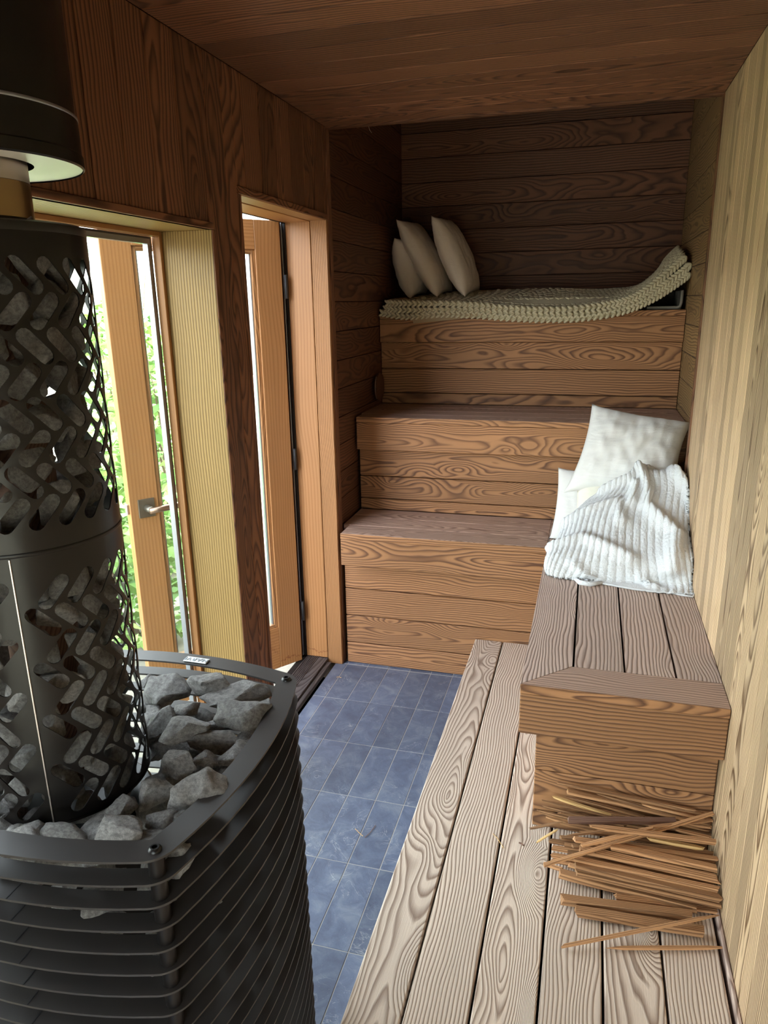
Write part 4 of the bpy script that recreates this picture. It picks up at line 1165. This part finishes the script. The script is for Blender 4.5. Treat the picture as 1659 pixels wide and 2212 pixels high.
stick(253, 1090, 430, 1052, 15, .05, .08, 'small dark splinter jutting out farthest left from the pile', taper=(.3, .5))
stick(288, 1170, 418, 1090, 12, .02, .06, 'small white splintered stick jutting out on the left', mat='stick_pale', taper=(.2, .6))
stick(930, 1145, 1250, 1205, 26, .12, .11, 'bright yellow freshly split stick with jagged right end', mat='stick_pale', taper=(.15, .35))
for ki, a in enumerate(((370, 1160, 1300, 1300, 30, .055, .05), (380, 1200, 1320, 1345, 30, .045, .045), (375, 1240, 1330, 1400, 30, .035, .035), (385, 1270, 1335, 1460, 30, .022, .022), (440, 1180, 1325, 1290, 26, .075, .07),
          (465, 1225, 1335, 1370, 30, .06, .06), (490, 1190, 1325, 1240, 26, .09, .08), (420, 1140, 1280, 1230, 26, .07, .07), (480, 1300, 1345, 1500, 30, .03, .03))):
    stick(*a[:5], a[5], a[6], BUNL[ki], GB, taper=(.15, 0))
stick(505, 1150, 1330, 1270, 32, .105, .09, 'uppermost square-cut stick of the parallel bundle, left end under the diagonal stick')
stick(720, 1190, 1355, 1325, 40, .105, .09, 'straight striped stick second from the top of the parallel bundle')
stick(530, 1205, 1350, 1385, 40, .09, .08, 'yellowish wavy-grained stick in the middle of the parallel bundle', mat='stick_wood')
stick(510, 1262, 1356, 1445, 32, .075, .065, 'narrow stick between the yellowish one and the wide front pair')
stick(515, 1300, 1370, 1495, 44, .065, .055, 'wide square-cut stick, rear one of the front pair of the bundle')
stick(515, 1340, 1370, 1535, 34, .050, .040, 'square-cut stick forming the front edge of the bundle')
stick(420, 1345, 1210, 1545, 52, .020, .018, 'wide stick lying on the deck in front of the bundle')
stick(740, 1480, 1330, 1562, 40, .012, .012, 'flat reddish piece half hidden beyond the wide deck stick', flat=.35)
stick(435, 1495, 1175, 1590, 54, .018, .018, 'separate thick stick on the deck boards, rear one of the loose pair')
stick(515, 1562, 1250, 1682, 54, .016, .016, 'separate thick stick on the deck boards, front one of the loose pair')
stick(440, 1765, 1325, 1587, 20, .012, .045, 'long thin stick lying diagonally across the loose pair, left end on the deck', taper=(.1, .5))
stick(690, 1775, 1380, 1775, 20, .008, .008, 'thin pointed stick nearest the camera, flat on the deck', taper=(.85, .5))
stick(328, 1290, 430, 1325, 22, .02, .02, 'short brown stub poking out left below the diagonal stick', taper=(.3, 0))

# loose straws and chips
def straw(pts, z, r, label, mat='stick_wood'):
    b = MB(); b.tube([at(x, y, 'z', z + r + .0003) for x, y in pts], r, 5); o = b.build('straw', M[mat]); tag(o, label, 'straw')
straw([(767, 1790), (776, 1799), (784, 1806)], .001, .0010, 'pale straw on the slate floor left of the dark one', 'stick_pale')
straw([(788, 1809), (800, 1798), (811, 1783)], .001, .0011, 'dark straw lying on the slate floor near its middle', 'stick_dark')
straw([(727, 1463), (732, 1462), (737, 1464)], .001, .0012, 'small chip of straw on the slate by the threshold', 'stick_pale')
straw([(1065, 1801), (1074, 1810), (1088, 1832)], ZD, .0009, 'fine pale straw across the second gap of the bleached deck', 'stick_pale')
straw([(1121, 1820), (1126, 1822), (1131, 1826)], ZD, .0022, 'tiny dark wood chip on the bleached deck near the pile', 'stick_dark')

# ================================================================ OUTSIDE
gr = bx('ground', (-14, -14, -.20), (XO - .03, 14, -.06), M['gravel'], ch=0); tag(gr, kind='structure')
g2 = bx('ground_near', (XO - .02, -14, -.2), (9, YN - .13, -.06), M['gravel'], ch=0); tag(g2, kind='structure')
def leafy(name, label, c, rad, hgt, n, mat, seed, size=.06, cat='shrub', trunk=True):
    r = random.Random(seed)
    t = thing(name, label, cat); t.location = (c[0], c[1], -.06)
    b = MB()
    for _ in range(n):
        a = r.uniform(0, 2 * PI); q = r.random() ** .5; zz = r.uniform(.05, 1)
        prof = math.sin(PI * min(1, zz * .85 + .12)) ** .6
        p = Vector((rad * q * prof * math.cos(a), rad * q * prof * math.sin(a), hgt * zz))
        d = Vector((r.gauss(0, 1), r.gauss(0, 1), r.gauss(0, .6))).normalized(); e = d.cross(Vector((r.gauss(0, 1), r.gauss(0, 1), r.gauss(0, 1)))).normalized()
        s = size * r.uniform(.6, 1.3); s2 = s * (.45 if size > .03 else .08)
        if size <= .03: s *= 3
        k = [b.vert(p - d * s), b.vert(p + e * s2), b.vert(p + d * s), b.vert(p - e * s2)]
        b.f.append(k)
    tag(b.build('foliage', mat, t), kind='stuff')
    if trunk:
        b = MB()
        for i in range(5):
            a = r.uniform(0, 6.28); b.tube([(0.02 * math.cos(a), 0.02 * math.sin(a), 0), (rad * .3 * math.cos(a), rad * .3 * math.sin(a), hgt * .5), (rad * .5 * math.cos(a), rad * .5 * math.sin(a), hgt * .9)], [.012, .008, .003], 6)
        tag(b.build('stems', M['bark'], t), kind='stuff')
leafy('shrub', 'dense green shrub seen through the door glass and window gap', (-2.0, 1.9), .55, 1.5, 1700, M['leaf'], 1)
leafy('shrub', 'bright green shrub farther back behind the open door', (-2.9, 2.6), .6, 1.75, 1700, M['leaf'], 2)
leafy('shrub', 'low shrub left of the open door edge outside', (-3.0, .95), .5, 1.15, 1500, M['leaf'], 3)
leafy('shrub', 'green shrub seen between the stone tube and the open door', (-4.3, .2), .65, 1.25, 1500, M['leaf'], 4)
leafy('shrub', 'low green plants at the foot of the open door outside', (-1.7, .9), .4, .55, 900, M['leaf'], 5, .05)
leafy('shrub', 'leafy shrub far behind, in line with the doorway', (-1.9, 5.2), .7, 1.7, 1500, M['leaf'], 6)
leafy('pine_tree', 'light pine with long soft needles above the shrubs outside', (-4.1, 4.3), .8, 2.5, 4200, M['needle'], 7, .03, 'tree')
leafy('shrub', 'fern-like low plant right outside the window by the door leaf', (-1.15, .05), .32, .62, 700, M['leaf'], 9, .045)
leafy('shrub', 'low green plants outside between window and hedge', (-2.3, -.2), .7, .7, 1500, M['leaf'], 10, .05)
leafy('hedge', 'green hedge opposite the left window', (-5.2, -1.8), 1.3, 1.35, 2600, M['leaf'], 8, .09, 'hedge')
gb = thing('garden_shed', 'pale grey-green shed corner far outside the window', 'shed'); 
bx('wall', (-9.5, 3.4, -.06), (-8.0, 4.6, 1.9), M['siding'], gb, ch=0)
b = MB(); b.box((-9.7, 3.2, 1.9), (-7.8, 4.8, 2.0)); b.build('roof', M['siding'], gb)
